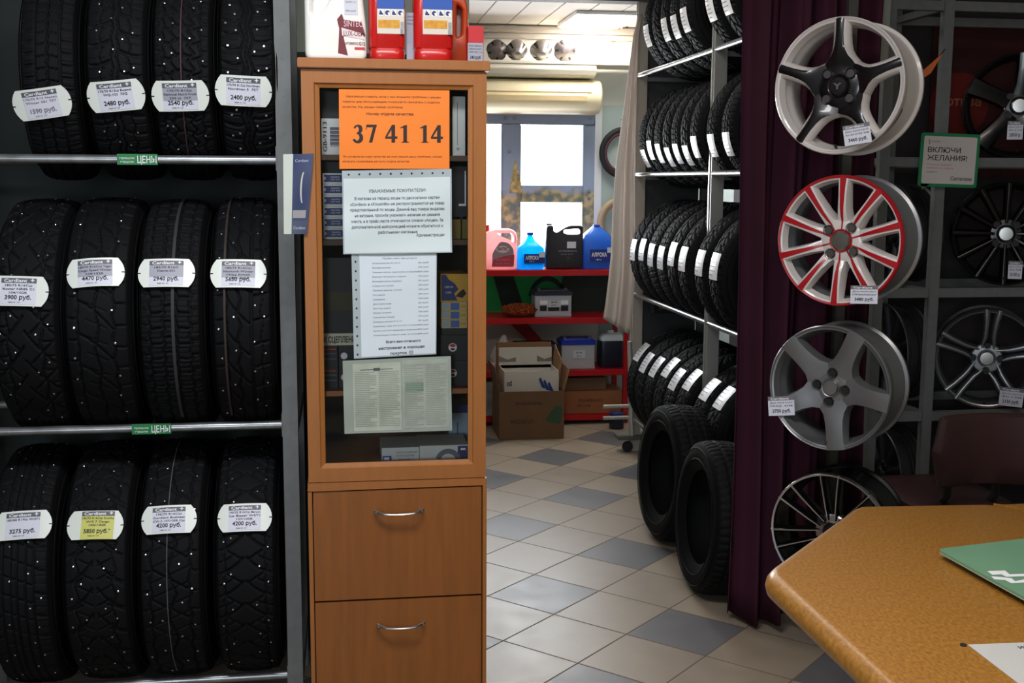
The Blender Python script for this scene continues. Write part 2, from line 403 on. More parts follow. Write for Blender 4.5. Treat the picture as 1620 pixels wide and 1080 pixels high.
def tyre_parts(root, R, Wd, rim, pat, studs=None, front=None, nu=300, nv=44, line=None, seed=0):
    """axis along local X, centre at the root; front = angle range of fine tread"""
    rnd = random.Random(seed)
    hw = Wd/2; tw = hw*.86
    # sidewalls and inside
    pr = []
    sh = R-.012
    out = [(-tw, sh), (-hw*.95, R-.026), (-hw*1.0, R-.05), (-hw*1.02, (R+rim)/2), (-hw*.93, rim+.03), (-hw*.8, rim+.006), (-hw*.74, rim-.002)]
    inn = [(-hw*.68, rim+.012), (-hw*.8, rim+.035), (-hw*.88, (R+rim)/2), (-hw*.8, R-.04), (-hw*.4, R-.024), (0, R-.022)]
    prof = [(0, sh-.004)] + out + inn
    prof = prof + [(-x, r) for x, r in reversed(inn[:-1])] + [(-x, r) for x, r in reversed(out)]
    mb = MB(); rings = []
    n = 96
    for k in range(n):
        a = 2*PI*k/n; rings.append([(x, -r*math.cos(a), r*math.sin(a)) for x, r in prof])
    rings.append(rings[0]); mb.loft(rings, cap=False)
    # raised ring lines on the sidewall
    for q in (.35, .72):
        rr = rim+(R-rim)*q
        for sx in (-1, 1):
            xx = sx*hw*(1.008 if q < .5 else 1.0)
            mb.lathe([(rr-.003, xx), (rr, xx+sx*.003), (rr+.003, xx)], 96, ax='X')
    mb.build('sidewall', RUB, root, smooth=50)
    # tread
    if front:
        a0, a1 = front
        ang = np.concatenate([np.linspace(a0, a1, nu), np.linspace(a1, a0+2*PI, 50)[1:-1]])
    else: ang = np.linspace(0, 2*PI, nu+1)[:-1]
    sv = np.linspace(-tw, tw, nv)
    A, Sx = np.meshgrid(ang, sv, indexing='ij')
    g = tread_depth(pat, A, Sx, R, Wd)
    crown = .010*(np.abs(Sx)/tw)**3.2
    rad = R-crown-g*.008
    X = Sx; Yv = -rad*np.cos(A); Z = rad*np.sin(A)
    co = np.stack([X, Yv, Z], -1)
    # skirts down to the shoulder
    e0 = np.stack([np.full(len(ang), -tw*1.035), -(sh-.006)*np.cos(ang), (sh-.006)*np.sin(ang)], -1)[:, None]
    e1 = e0.copy(); e1[..., 0] *= -1
    co = np.concatenate([e0, co, e1], 1); nvv = nv+2; N = len(ang)
    idx = np.arange(N*nvv).reshape(N, nvv); nx = np.roll(idx, -1, 0)
    F = np.stack([idx[:, :-1], nx[:, :-1], nx[:, 1:], idx[:, 1:]], -1).reshape(-1, 4)
    me = bpy.data.meshes.new('tread'); me.vertices.add(N*nvv); me.vertices.foreach_set('co', co.reshape(-1).astype(np.float32))
    me.loops.add(F.size); me.polygons.add(len(F)); me.loops.foreach_set('vertex_index', F.reshape(-1).astype(np.int32))
    me.polygons.foreach_set('loop_start', np.arange(0, F.size, 4, dtype=np.int32)); me.update(calc_edges=True); me.validate()
    me.materials.append(RUB2)
    if studs:
        rows, ns, r = studs; sm = MB()
        for vi, v in enumerate(rows):
            for k in range(ns):
                a = 2*PI*(k+.37*vi+rnd.uniform(-.16, .16))/ns; s = v*tw+rnd.uniform(-.006, .006)
                if front and not (front[0] < ((a+PI) % (2*PI))-PI < front[1]): continue
                rr = R-.010*(abs(s)/tw)**3.2
                for it in range(6):
                    if tread_depth(pat, np.array(a), np.array(s), R, Wd) < .1: break
                    a += .012
                d = Vector((0, -math.cos(a), math.sin(a))); t = Vector((0, math.sin(a), math.cos(a))); x = Vector((1, 0, 0)); p = Vector((s, 0, 0))+d*rr
                sm.loft([[p+d*h+(t*math.cos(j*PI/3)+x*math.sin(j*PI/3))*q for j in range(6)] for h, q in ((-.002, r), (.0012, r), (.002, r*.6))])
        me.materials.append(STUD); bm = bmesh.new(); bm.from_mesh(me)
        vs = [bm.verts.new(q) for q in sm.v]
        for f in sm.f: bm.faces.new([vs[j] for j in f]).material_index = 1
        bm.to_mesh(me); bm.free()
    o = bpy.data.objects.new('tread', me); COL.objects.link(o); o.parent = root
    if line:
        v, w, colr = line
        lm = MB(); vs = []
        aa = np.linspace(front[0], front[1], 160)
        lm.loft([[(v*tw-w, -(R+.0004)*math.cos(a), (R+.0004)*math.sin(a)), (v*tw+w, -(R+.0004)*math.cos(a), (R+.0004)*math.sin(a))] for a in aa], cap=False, close=False)
        lm.build('paint_line', K('tread line '+colr[0], colr[1], .7), root)

def lat(v0, v1, n, w, sl=0, cu=0, ph=0, mi=0, st=1): return ('lat', v0, v1, n, w, sl, cu, ph, mi, st)
def rib(v, w, zz=0, n=40): return ('rib', v, w, zz, n)
SIPE = .0016
PATS = [
 # top shelf
 [rib(-.42, .006), rib(.42, .006), rib(0, .005, .002, 60), lat(.45, 1, 56, .004, .2, 0, 0, 1), lat(0, .42, 56, .003, .5, 0, .3, 1), lat(.45, 1, 112, SIPE, .2, 0, 0, 1, .7)],
 [rib(-.1, .004, .003, 34), rib(.1, .004, .003, 34), lat(.12, 1, 34, .008, 1.1, -.75, 0, 2), lat(.3, 1, 68, SIPE, 1.1, -.75, .25, 2, .7), rib(.46, .003, .004, 34), rib(-.46, .003, .004, 34)],
 [rib(0, .003, .004, 44), rib(-.3, .006, .008, 44), rib(.3, .006, .008, 44), rib(-.62, .005, .004, 44), rib(.62, .005, .004, 44), lat(.6, 1, 44, .006, .2, 0, .2, 1), lat(.02, .34, 44, .006, .7, 0, .5, 1), lat(.3, .62, 44, .005, -.6, 0, .1, 1), lat(.62, 1, 88, SIPE, .1, 0, .45, 1, .6)],
 [rib(-.16, .005, .006, 22), rib(.16, .005, .006, 22), lat(.18, 1, 44, .008, .8, -1.0, 0, 2), lat(.3, 1, 88, SIPE, .8, -1, .3, 2, .7), rib(0, .003, .003, 22)],
 # middle shelf
 [lat(0, 1, 26, .008, 1.6, -.3, 0, 2), lat(.15, .9, 26, .006, -1.1, 0, .3, 2), rib(-.5, .006, .004, 26), rib(.5, .006, .004, 26), lat(.5, 1, 52, .004, .1, 0, .2, 1)],
 [rib(-.55, .006, .002, 36), rib(.5, .005, .004, 36), rib(0, .005, .006, 18), lat(-.55, .5, 24, .006, .9, .4, 0, 0), lat(.5, 1, 36, .005, .1, 0, .3, 0), lat(-1, -.55, 36, .005, .1, 0, .1, 0), lat(-.3, .3, 48, .002, .9, 0, .2, 0, .6)],
 [rib(-.62, .006, .003, 50), rib(-.2, .006, .003, 50), rib(.2, .006, .003, 50), rib(.62, .006, .003, 50), lat(0, .2, 50, .005, .3, 0, 0, 1), lat(.2, .62, 50, .005, .2, 0, .4, 1), lat(.62, 1, 50, .005, .1, 0, .2, 1), lat(0, 1, 150, SIPE, .1, 0, .3, 1, .5)],
 [rib(-.5, .006, .003, 30), rib(-.1, .005, .005, 30), rib(.3, .007), rib(.62, .003, .003, 30), lat(-1, -.5, 32, .006, -.3, 0, 0, 0), lat(-.5, .3, 24, .006, 1.0, -.5, .2, 0), lat(.3, 1, 32, .006, -.5, .2, .4, 0)],
 # bottom shelf
 [rib(-.45, .005), rib(-.2, .004), rib(0, .005), rib(.25, .004), rib(.5, .006), lat(.5, 1, 34, .006, .3, 0, 0, 1), lat(-.45, .5, 44, .004, .7, 0, .3, 0), lat(.5, 1, 102, SIPE, .3, 0, .1, 1, .5)],
 [lat(.06, 1, 30, .007, 1.9, -.9, 0, 1), lat(.35, 1, 30, .005, .9, -.2, .45, 1), lat(.05, .5, 60, .003, -1.2, 0, .2, 1), rib(-.55, .004, .006, 30), rib(.55, .004, .006, 30)],
 [rib(-.6, .006, .004, 32), rib(.6, .006, .004, 32), rib(.05, .005, .012, 16), lat(-.6, .6, 26, .006, .6, 0, 0, 0), lat(.6, 1, 40, .006, .2, 0, .2, 1), lat(-.6, .6, 52, .003, -.9, 0, .2, 0, .7)],
 [lat(.04, 1, 34, .007, 1.4, -.6, 0, 1), lat(.3, 1, 34, .004, 1.4, -.6, .5, 1), lat(.1, .6, 34, .005, -.8, 0, .2, 1), rib(-.66, .005, .002, 34), rib(.66, .005, .002, 34)],
]
RAILZ = (1.648, .904, .155); RY = 3.3; RYB = 3.7; TC = 3.5
TYRES = [  # row, px of the middle at the tag, tag px/py, R, width, yaw, label words
 (0, 71, 66, 164, .285, .146, 2.5, 'narrow studless winter tyre at the left of the top shelf, tag reading 1590'),
 (0, 184, 183, 152, .290, .158, 0, 'studded winter tyre with curved lugs on the top shelf, tag reading 2480'),
 (0, 289, 285, 152, .290, .158, 0, 'studded winter tyre with honeycomb blocks on the top shelf, tag reading 2540'),
 (0, 391, 385, 144, .290, .152, 0, 'studded winter tyre with paired open lugs on the top shelf, tag reading 2400'),
 (1, 36, 29, 460, .338, .172, 0, 'studded van tyre at the left of the middle shelf, tag lowest of its row'),
 (1, 152, 150, 430, .340, .176, 0, 'studded van tyre on the middle shelf behind the tag reading 4470'),
 (1, 268, 263, 431, .338, .172, 0, 'studless ribbed tyre on the middle shelf behind the tag reading 2940'),
 (1, 382, 377, 432, .340, .168, 0, 'studded tyre on the middle shelf behind the tag reading 5650, beside the post'),
 (2, 30, 36, 830, .350, .172, 0, 'studded tyre at the left of the bottom shelf, tag reading 3275'),
 (2, 152, 150, 830, .352, .178, 0, 'studded tyre on the bottom shelf behind the tag with a yellow card'),
 (2, 270, 267, 821, .352, .176, 0, 'studded tyre with a thin chalk line on the bottom shelf, tag reading 4200'),
 (2, 388, 387, 818, .352, .172, 0, 'studded tyre at the right end of the bottom shelf beside the post'),
]
STUDS = [None, ([-.62, -.1, .3, .62], 20, .003), ([-.72, -.4, .4, .72], 20, .003), ([-.75, -.42, .42, .75], 28, .0036),
         ([-.75, -.4, .4, .75], 20, .0029), ([-.78, .62], 28, .0033), None, ([-.8, -.3, .5, .78], 22, .0031),
         ([-.7, -.3, .45, .75], 22, .0027), ([-.78, -.4, .4, .78], 22, .0029), ([-.8, -.3, .35, .8], 20, .003), ([-.78, -.5, .45, .78], 22, .0029)]
LINES = {2: (-.02, .0016, ('red', (66, 36, 42))), 6: (.12, .004, ('grey', (44, 43, 47))), 7: (-.62, .003, ('brown', (46, 34, 31))), 10: (-.1, .0011, ('chalk', (84, 84, 88)))}
TAGTXT = [
 (['175/70 R13 Nexen', 'Winter 581 75T'], '1590 руб.', 'w', .40), (['175/70 R13ш Rosava', 'WQ-102  75Q'], '2480 руб.', 'w', .9),
 (['175/70 R13ш', 'National Nord Frost', '200 ш  75T'], '2540 руб.', 'g', 1), (['175/70 R13ш Nordman', 'Nordman 5  75T'], '2400 руб.', 'w', .6),
 (['185/75 R16Cш', 'Rostar NR85 C1', '104/102R'], '3900 руб.', 'w', .6), (['185/75 R16Cш Tigar', 'Cargo Speed Winter', '104/102R'], '4470 руб.', 'g', .9),
 (['185/75 R16C', 'Кама-301'], '2940 руб.', 'g', 1), (['185/75 R16Cш', 'Hankook Winter', 'i*Pike RW09', '104/102R'], '5650 руб.', 'g', 1),
 (['185/80 R14ш W/S71'], '3275 руб.', 'w', .9), (['195/75 R16Cш Kumho', 'W/S 7 Cargo', '104/102R'], '5850 руб.*', 'y', .9),
 (['195/75 R16Cш', 'Cordiant Business', 'CW-2 107/105R Cш'], '4200 руб.', 'w', 1), (['195/75 R16Cш Barum', 'Ice Blazer WST1', '107/105R'], '4200 руб.', 'w', 1)]
TAGLAB = ['faded white price tag tilted on the top left tyre, price 1590', 'white price tag reading 2480 on the second tyre of the top shelf',
 'white price tag reading 2540 on the top shelf', 'white price tag reading 2400 on the top shelf, next to the post',
 'white price tag reading 3900, cut off by the left edge of the photo', 'curved white price tag reading 4470 on the middle shelf',
 'white price tag reading 2940 on the studless middle shelf tyre', 'white price tag reading 5650 on the middle shelf next to the post',
 'bluish white price tag reading 3275 on the bottom shelf at far left', 'white price tag with a yellow card reading 5850 on the bottom shelf',
 'white price tag reading 4200 on the tyre with the chalk line', 'white price tag reading 4200 on the bottom shelf next to the post']
TAGTILT = [-9, -6, -2, 2, 2, -3, 0, 1, -2, 1, -1, 0]
YEL = K('yellow card', (206, 206, 110), .5); FADE = K('faded ink', (128, 118, 132), .6)
def price_tag(i, p, phi, tilt, yaw=0, bend=1.1):
    lines, price, kind, dens = TAGTXT[i]
    w, h = .148, .080
    t = thing('price_tag', TAGLAB[i], 'price tag', p, (phi, math.radians(tilt), math.radians(yaw)), 'price tags on the winter tyres')
    t.rotation_mode = 'XYZ'
    t.matrix_world = Matrix.Translation(p) @ Matrix.Rotation(math.radians(yaw), 4, 'Z') @ Matrix.Rotation(-phi, 4, 'X') @ Matrix.Rotation(math.radians(tilt), 4, 'Y')
    fn = lambda off: (lambda x, z: (x, bend*x*x-off, z))
    b = MB(); rows = 9; cols = 16; fr = []; vs = []; fs = []
    for j in range(rows+1):
        z = -h/2+h*j/rows; hwid = w/2-.016*(abs(z)/(h/2))**2.2
        for k in range(cols+1):
            x = -hwid+2*hwid*k/cols; vs.append((x, bend*x*x, z))
    for j in range(rows):
        for k in range(cols):
            a = j*(cols+1)+k; fs.append((a, a+1, a+cols+2, a+cols+1))
    n = len(vs); vs2 = [(x, y+.0012, z) for x, y, z in vs]
    b.add(vs, fs).add(vs2, [tuple(reversed(f)) for f in fs])
    for sx in (-1, 1):
        b.prism([(sx*w/2*1.02, -.0014), (sx*w/2*.9, -.001), (sx*w/2*.9, .001), (sx*w/2*1.02, .0016)], -.001, .004, 1, fn=lambda x, y, z: (x, bend*x*x+y, z))
    b.build('backing', [PLAST, BLACKM], t)
    x0, x1 = (-.044, .044); z0, z1 = -.036, .034
    if kind == 'y': x0, x1, z0, z1 = -.036, .05, -.04, .038
    def sheet(mb, a, c, d, e, off, mi):
        vs = []; fs = []
        for k in range(9):
            x = a+(c-a)*k/8; vs += [(x, bend*x*x-off, d), (x, bend*x*x-off, e)]
        for k in range(8): fs.append((2*k, 2*k+2, 2*k+3, 2*k+1))
        mb.add(vs, fs, mi)
    cm = MB(); sheet(cm, x0, x1, z0, z1, .0008, 0); hz = z1-.013
    sheet(cm, x0, x1, hz, z1, .0011, 1)
    if kind == 'g': sheet(cm, x0, x1, -.012, hz, .0011, 2)
    cm.build('printed_card', [YEL if kind == 'y' else CARD, HEAD, CARDG], t, smooth=None)
    xc = (x0+x1)/2
    hd = MB(); hd.text('Cardiant', xc-.008, z1-.0105, .0085, fn(.0016), w=.058, bold=.02)
    hd.text('+', xc+.034, z1-.011, .012, fn(.0016), bold=.03)
    hd.build('header_lettering', WINK, t, smooth=None)
    lt = MB(); n = len(lines); zz = hz-.009
    for s in lines:
        lt.text(s, xc, zz, .0058, fn(.0016), bold=.012, w=min(.084, .0056*len(s))); zz -= .0098
    lt.text(price, xc, -.0225, .0115, fn(.0016), w=.066 if kind != 'y' else .07, bold=.022)
    lt.text('Цена за 1 шт.', xc-.008, -.032, .004, fn(.0016), w=.03)
    lt.build('lettering', FADE if i == 0 else INK, t, smooth=None)
    return t

def pick(fn, n=400):
    best = None
    for k in range(n):
        v, d = fn(k/(n-1))
        if best is None or d < best[1]: best = (v, d)
    return best[0]
for i, (row, pxm, tx, ty, R, Wd, yaw, lab) in enumerate(TYRES):
    zc_ = RAILZ[row]+.024+math.sqrt((R+.0)**2-.2**2)
    def f(u):
        ph = -.3+1.5*u; Y = TC-R*math.cos(ph); q = at(pxm, ty, Y); return (ph, q), abs(q.z-(zc_+R*math.sin(ph)))
    ph, q = pick(f)
    root = thing('tyre', 'black '+lab, 'tyre', (q.x, TC, zc_), (0, 0, math.radians(yaw)), 'tyres on the left rack')
    front = (-.9, 1.75)
    tyre_parts(root, R, Wd, R-.115 if row == 0 else R-.13, PATS[i], STUDS[i], front, nu=330, nv=56, line=LINES.get(i), seed=i)
    def f2(u):
        ph = -.4+1.6*u; Y = TC-(R+.009)*math.cos(ph); q = at(tx, ty, Y); return (ph, q), abs(q.z-(zc_+(R+.009)*math.sin(ph)))
    ph, q = pick(f2)
    price_tag(i, q, ph, TAGTILT[i], yaw*.5, bend=(2.2 if i in (5,) else 1.2))

# ------------------------------------------------------------------ the left rack
ux0 = at(438, 250, 3.26).x; ux1 = at(463, 250, 3.26).x
rk = thing('tyre_rack', 'grey steel tyre rack with three tiers of studded tyres, left of the cabinet', 'rack', (ux1, 3.5, 0))
o = rk.location
def upright(x0, x1, y0, y1, d):
    m = MB(o); t = .004
    m.box((x0, y0, 0), (x1, y0+t, 2.5)); m.box((x1-t if d > 0 else x0, y0+t, 0), (x1 if d > 0 else x0+t, y0+.045, 2.5))
    for k in range(24):
        zz = .12+k*.1; m.lathe([(0, -.001), (.004, -.001), (.0045, .001)], 8, ((x0+x1)/2, y0, zz))
    return m.build('upright', GPAINT, rk, smooth=None)
upright(ux0, ux1, 3.245, 3.29, 1); upright(ux0, ux1, 3.72, 3.76, 1)
upright(-1.12, -1.08, 3.245, 3.29, -1); upright(-1.12, -1.08, 3.72, 3.76, -1)
STK = K('green sticker', (10, 120, 62), .45)
for k, z in enumerate(RAILZ):
    r = MB(o).tube([(-1.12, RY, z), (ux0+.008, RY, z)], .0125, 14).build('rail', PIPE, rk)
    MB(o).box((ux0-.004, RY-.03, z-.03), (ux0+.006, RY+.02, z+.04)).build('bracket', GPAINT, rk, bevel=.002)
    MB(o).tube([(-1.12, RYB, z), (ux0+.008, RYB, z)], .0125, 12).build('rail', PIPE, rk)
    MB(o).box((ux1-.005, 3.29, z-.02), (ux1, 3.74, z+.015)).build('crossbar', GPAINT, rk, smooth=None)
    if k < 2:
        xa_, xb_ = at(187 if k == 0 else 193, 260, RY).x, at(251 if k == 0 else 257, 260, RY).x
        st = MB(o).box((xa_, RY-.0150, z-.0145), (xb_, RY-.0128, z+.0145)).build('sticker', STK, r, bevel=.0005)
        st['label'] = 'green sticker with white lettering'
        tm = MB(o); fnx = lambda x, zz: (x, RY-.0156, z+zz)
        tm.text('ЦЕНЫ', xb_-.028, -.0095, .019, fnx, w=.05, bold=.012)
        tm.text('пришли', xa_+.026, .001, .006, fnx, w=.038); tm.text('нашли', xa_+.026, -.009, .006, fnx, w=.034)
        tm.build('sticker_lettering', WINK, r, smooth=None)

# ================================================================== the cabinet
CY = 3.05
cx0, cx1 = at(480, 430, CY).x, at(771, 430, CY).x
ztop1, ztop0 = at(620, 94, CY).z, at(620, 110, CY).z
zmid1, zmid0 = at(630, 760, CY).z, at(630, 772, CY).z
zsplit = at(630, 947, CY).z
CYB = CY+.42
cab = thing('cabinet', 'tall alder wood cabinet with glazed upper door and two drawers', 'cabinet', ((cx0+cx1)/2, CY+.2, 0)); o = cab.location
c = MB(o); t = .016
c.box((cx0+.004, CY+.022, 0), (cx0+.004+t, CYB, ztop0)); c.box((cx1-.004-t, CY+.022, 0), (cx1-.004, CYB, ztop0))
c.box((cx0, CY+.0, 0), (cx0+.011, CY+.05, zmid0)); c.box((cx1-.011, CY, 0), (cx1, CY+.05, zmid0))
c.box((cx0, CY, zmid0), (cx1, CYB, zmid1)); c.box((cx0+.02, CY+.03, 0), (cx1-.02, CYB, .05))
c.build('carcass', WOODF, cab, bevel=.0015)
MB(o).box((cx0+.02, CYB-.012, .05), (cx1-.02, CYB-.002, ztop0)).build('back_panel', WDARK, cab, smooth=None)
MB(o).box((cx0-.005, CY-.012, ztop0), (cx1+.005, CYB, ztop1)).build('top_panel', WOODF, cab, bevel=.002)
# glazed door: mitred frame with a step
gx0, gx1 = at(510, 430, CY).x, at(741, 430, CY).x
gz1, gz0 = at(620, 140, CY).z, at(620, 731, CY).z
df = MB(o); yo, yi = CY, CY+.02
fr = [(cx0+.003, zmid1+.002, cx1-.003, ztop0-.002, yo), (gx0-.014, gz0-.012, gx1+.014, gz1+.012, yo), (gx0-.011, gz0-.009, gx1+.011, gz1+.009, yo+.005), (gx0, gz0, gx1, gz1, yo+.009), (gx0, gz0, gx1, gz1, yi), (cx0+.003, zmid1+.002, cx1-.003, ztop0-.002, yi)]
rings = [[(a, y, b), (c_, y, b), (c_, y, d), (a, y, d)] for a, b, c_, d, y in fr]; rings.append(rings[0])
df.loft(rings, cap=False)
door = df.build('door', WOODF, cab, smooth=20)
MB(o).box((gx0-.004, CY+.012, gz0-.004), (gx1+.004, CY+.016, gz1+.004)).build('glass_pane', glass('cabinet glass'), door, smooth=None)
sz = [at(530, 246, 3.2).z, at(530, 376, 3.2).z, at(530, 606, 3.2).z, at(530, 730, 3.12).z-.006]
for k, z in enumerate(sz[:3]): MB(o).box((cx0+.021, CY+.03, z-.014), (cx1-.021, CYB-.013, z)).build('shelf', WOODF if k == 2 else K('shaded shelf wood', (84, 62, 48), .6), cab, smooth=None)  # upper shelves get a darker wood colour for the shade inside
MB(o).box((cx0+.021, CY+.03, sz[3]-.012), (cx1-.021, CYB-.013, sz[3])).build('shelf', WOODF, cab, smooth=None)
# drawers
for k, (za, zb, hy) in enumerate(((zsplit+.0025, zmid0-.004, 807), (zsplit-.34, zsplit-.0025, 986))):
    d = MB(o).box((cx0+.014, CY+.002, za), (cx1-.014, CY+.02, zb)).build('drawer', WOOD, cab, bevel=.0012)
    hx0, hx1, hz = at(592 if k == 0 else 596, hy, CY).x, at(670 if k == 0 else 672, hy, CY).x, at(631, hy, CY).z
    h = MB(o); rings = []; n = 18
    for j in range(n+1):
        u = j/n; x = hx0+(hx1-hx0)*u; sag = 4*u*(1-u)
        hh = .0062-.0035*sag; y = CY-.004-.021*min(1, sag*1.6); z = hz-.0045*sag
        rings.append([(x, y-.003, z-hh*.7), (x, y-.0045, z), (x, y-.003, z+hh*.7), (x, y+.003, z+hh), (x, y+.004, z), (x, y+.003, z-hh)])
    h.loft(rings)
    for x in (hx0+.006, hx1-.006): h.tube([(x, CY+.003, hz), (x, CY-.014, hz)], .004, 8)
    h.build('handle', CHROME, d)
MB(o).box((cx0+.014, CY+.002, .055), (cx1-.014, CY+.02, zsplit-.345)).build('lower_panel', WOOD, cab, smooth=None)

# ------------------------------------------------------------------ what is inside the cabinet
def pbox(px0, py0, px1, py1, Y, depth):
    a, b = at(px0, py1, Y), at(px1, py0, Y); return (a.x, Y, a.z), (b.x, Y+depth, b.z)
def carton(name, label, cat, ab, m, group=None, bevel=.001, seat=None):
    (x0, y0, z0), (x1, y1, z1) = ab
    if seat is not None: z1 += seat-z0; z0 = seat
    t = thing(name, label, cat, ((x0+x1)/2, y0, z0), group=group)
    MB(t.location).box((x0, y0, z0), (x1, y1, z1)).build('box', m, t, bevel=bevel)
    t['_d'] = [x0, y0, z0, x1, y1, z1]
    return t
def front(t, name, u0, v0, u1, v1, m, off=.0006):
    """a printed patch on the front of a box, in fractions of its face"""
    x0, y0, z0, x1, y1, z1 = t['_d']
    X = lambda u: x0+(x1-x0)*u; Z = lambda v: z0+(z1-z0)*v
    return MB(t.location).box((X(u0), y0-off, Z(v0)), (X(u1), y0+.0002, Z(v1))).build(name, m, t, smooth=None)
def ftext(t, rows, m, name='lettering', off=.001):
    x0, y0, z0, x1, y1, z1 = t['_d']; mb = MB(t.location)
    for s, u, v, h, w, al, bo in rows:
        mb.text(s, x0+(x1-x0)*u, z0+(z1-z0)*v, (z1-z0)*h, lambda x, z: (x, y0-off, z), w=(x1-x0)*w if w else None, al=al, bold=bo)
    return mb.build(name, m, t, smooth=None)
WBOX = K('white carton', (214, 220, 218), .55)
NAVY = K('navy print', (30, 46, 110), .5); BLUEP = K('blue print', (30, 80, 170), .5)
DBOX = K('dark carton', (34, 34, 38), .6); YELP = K('yellow carton', (206, 160, 46), .5); OLIVE = K('olive carton', (120, 104, 40), .6)
CREAMB = K('cream carton', (216, 212, 188), .55); REDI = K('red print', (190, 40, 36), .5); LBLUE = K('pale blue carton', (150, 176, 196), .5)
Yc = 3.12
S1, S2, S3, S4 = sz
t = carton('parts_box', 'white box with barcode and sideways number behind the orange notice', 'box', pbox(509, 183, 560, 240, Yc, .2), WBOX, seat=S1)
x0, y0, z0, x1, y1, z1 = t['_d']
tm = MB(t.location); tm.text('GB-9113', 0, 0, .0105, lambda x, z: (x0+.014-z, y0-.001, (z0+z1)/2+x), w=(z1-z0)*.82, bold=.01)
tm.build('lettering', INK, t, smooth=None)
bc = MB(t.location)
for k in range(16):
    zz = z0+(z1-z0)*(.24+.034*k); bc.box((x0+.022, y0-.0008, zz), (x0+.047, y0+.0002, zz+.0012+.0012*((k*7) % 3)))
bc.build('barcode', INKG, t, smooth=None)
carton('carton', 'black carton standing on top of the white barcode box', 'box', ((x0+.002, y0+.01, z1), (x1+.05, y1, z1+.07)), DBOX)
t = carton('binder', 'white box file at the right of the top cabinet shelf', 'box file', pbox(716, 146, 736, 240, Yc, .22), WBOX, seat=S1)
ftext(t, [('O', .42, .10, .045, 0, 'C', .02)], INK)
front(t, 'spine_line', .36, .18, .40, .9, INKG)
t = carton('carton', 'dark carton beside the white box file', 'box', pbox(690, 160, 713, 240, Yc+.02, .2), DBOX, seat=S1)
# six blue boxes
zz = S2
for k in range(6):
    t = carton('bulb_box', ['lowest', 'second lowest', 'third', 'fourth', 'second highest', 'topmost'][k]+' small white box with navy panels in the cabinet stack', 'box', ((at(511, 320, Yc).x, Yc, zz), (at(590, 320, Yc).x, Yc+.12, zz+.0285)), WBOX, 'small blue and white boxes in the cabinet')
    front(t, 'navy_panel', .03, .2, .95, .86, NAVY); front(t, 'white_mark', .03, .4, .06, .66, WBOX, .0009)
    ftext(t, [('ЛАМПА', .25, .58, .13, .18, 'C', 0), ('12V H4', .25, .36, .13, .18, 'C', 0)], WINK)
    zz += .029
carton('carton', 'flat dark carton lying on top of the navy box stack', 'box', ((at(511, 320, Yc).x, Yc+.01, zz), (at(600, 320, Yc).x, Yc+.2, S1-.018)), DBOX)
t = carton('carton', 'dark carton with a white corner line on the second cabinet shelf', 'box', pbox(700, 250, 739, 334, Yc, .2), DBOX, seat=S2+.052)
front(t, 'corner_line', .9, .3, .95, .92, WINK); front(t, 'corner_line', .66, .26, .95, .3, WINK)
for k, (a, b) in enumerate(((700, 729), (731, 740))):
    carton('yellow_carton', ['olive yellow carton under the dark box with a corner line', 'narrow olive yellow carton against the right side of the cabinet'][k], 'box', pbox(a, 338, b, 374, Yc, .16), OLIVE, seat=S2)
# third shelf: clutch box, dark boxes, yellow boxes
t = carton('clutch_box', 'long cream box with black lettering about the clutch', 'box', pbox(510, 485, 600, 505, Yc-.0, .24), CREAMB, seat=S3+.117)
ftext(t, [('К СЦЕПЛЕНИ', .02, .25, .5, .55, 'L', .03)], INK)
BX = t['_d']
t = carton('carton', 'big dark box with a faint yellow band above the clutch box', 'box', ((BX[0]+.003, Yc+.01, BX[5]), (BX[3]-.02, Yc+.22, S2-.05)), DBOX)
front(t, 'faint_band', .05, .3, .8, .55, K('dark olive print', (58, 54, 24), .6))
for k in range(2):
    for j in range(2):
        a = (S3+.0585*j)
        t = carton('fan_box', f"black box with {'pale stripes' if k == 0 else 'a round icon'}, {'left' if k == 0 else 'right'} {'upper' if j else 'lower'} of the third shelf pair", 'box', ((at(510 if k == 0 else 536, 560, Yc).x, Yc, a), (at(534 if k == 0 else 600, 560, Yc).x, Yc+.2, a+.058)), DBOX, 'black boxes on the left of the third shelf')
        if k == 0:
            for q in (.35, .6, .8): front(t, 'stripe', .05, q, .9, q+.06, INKG if q < .7 else REDI)
        else:
            x0, y0, z0, x1, y1, z1 = t['_d']
            MB(t.location).lathe([(0, -.0014), (.009, -.0012), (.009, .0)], 24, (x0+.014, y0, z0+.03)).build('round_icon', WINK, t)
            front(t, 'label_strip', .5, .35, .95, .7, INKG)
for j in range(2):
    a = S3+.071*j
    t = carton('filter_box', f"black box with a red and white round icon at the right, {'upper' if j else 'lower'} of two", 'box', ((at(697, 560, Yc).x, Yc, a), (at(740, 560, Yc).x, Yc+.2, a+.07)), DBOX, 'black boxes with round icons')
    x0, y0, z0, x1, y1, z1 = t['_d']
    m = MB(t.location); cx_, cz_ = x0+.033, z0+.036
    m.lathe([(0, -.0014), (.0115, -.0012), (.0115, 0)], 28, (cx_, y0, cz_), mi=0)
    m.prism([(cx_, cz_)]+[(cx_+.0098*math.cos(a), cz_+.0098*math.sin(a)) for a in np.linspace(.4, 2.7, 12)], y0-.0022, y0-.001, 1)
    m.prism([(cx_-.006, cz_-.008), (cx_+.007, cz_-.007), (cx_+.004, cz_-.002), (cx_-.004, cz_-.0025)], y0-.0022, y0-.001, 2)
    m.build('round_icon', [WINK, REDI, INK], t, smooth=None)
zz = S3+.143
carton('carton', 'dark carton between the black boxes and the yellow boxes', 'box', ((at(699, 505, Yc).x, Yc, zz-.001), (at(740, 505, Yc).x, Yc+.2, zz+.016)), DBOX)
zz += .0165
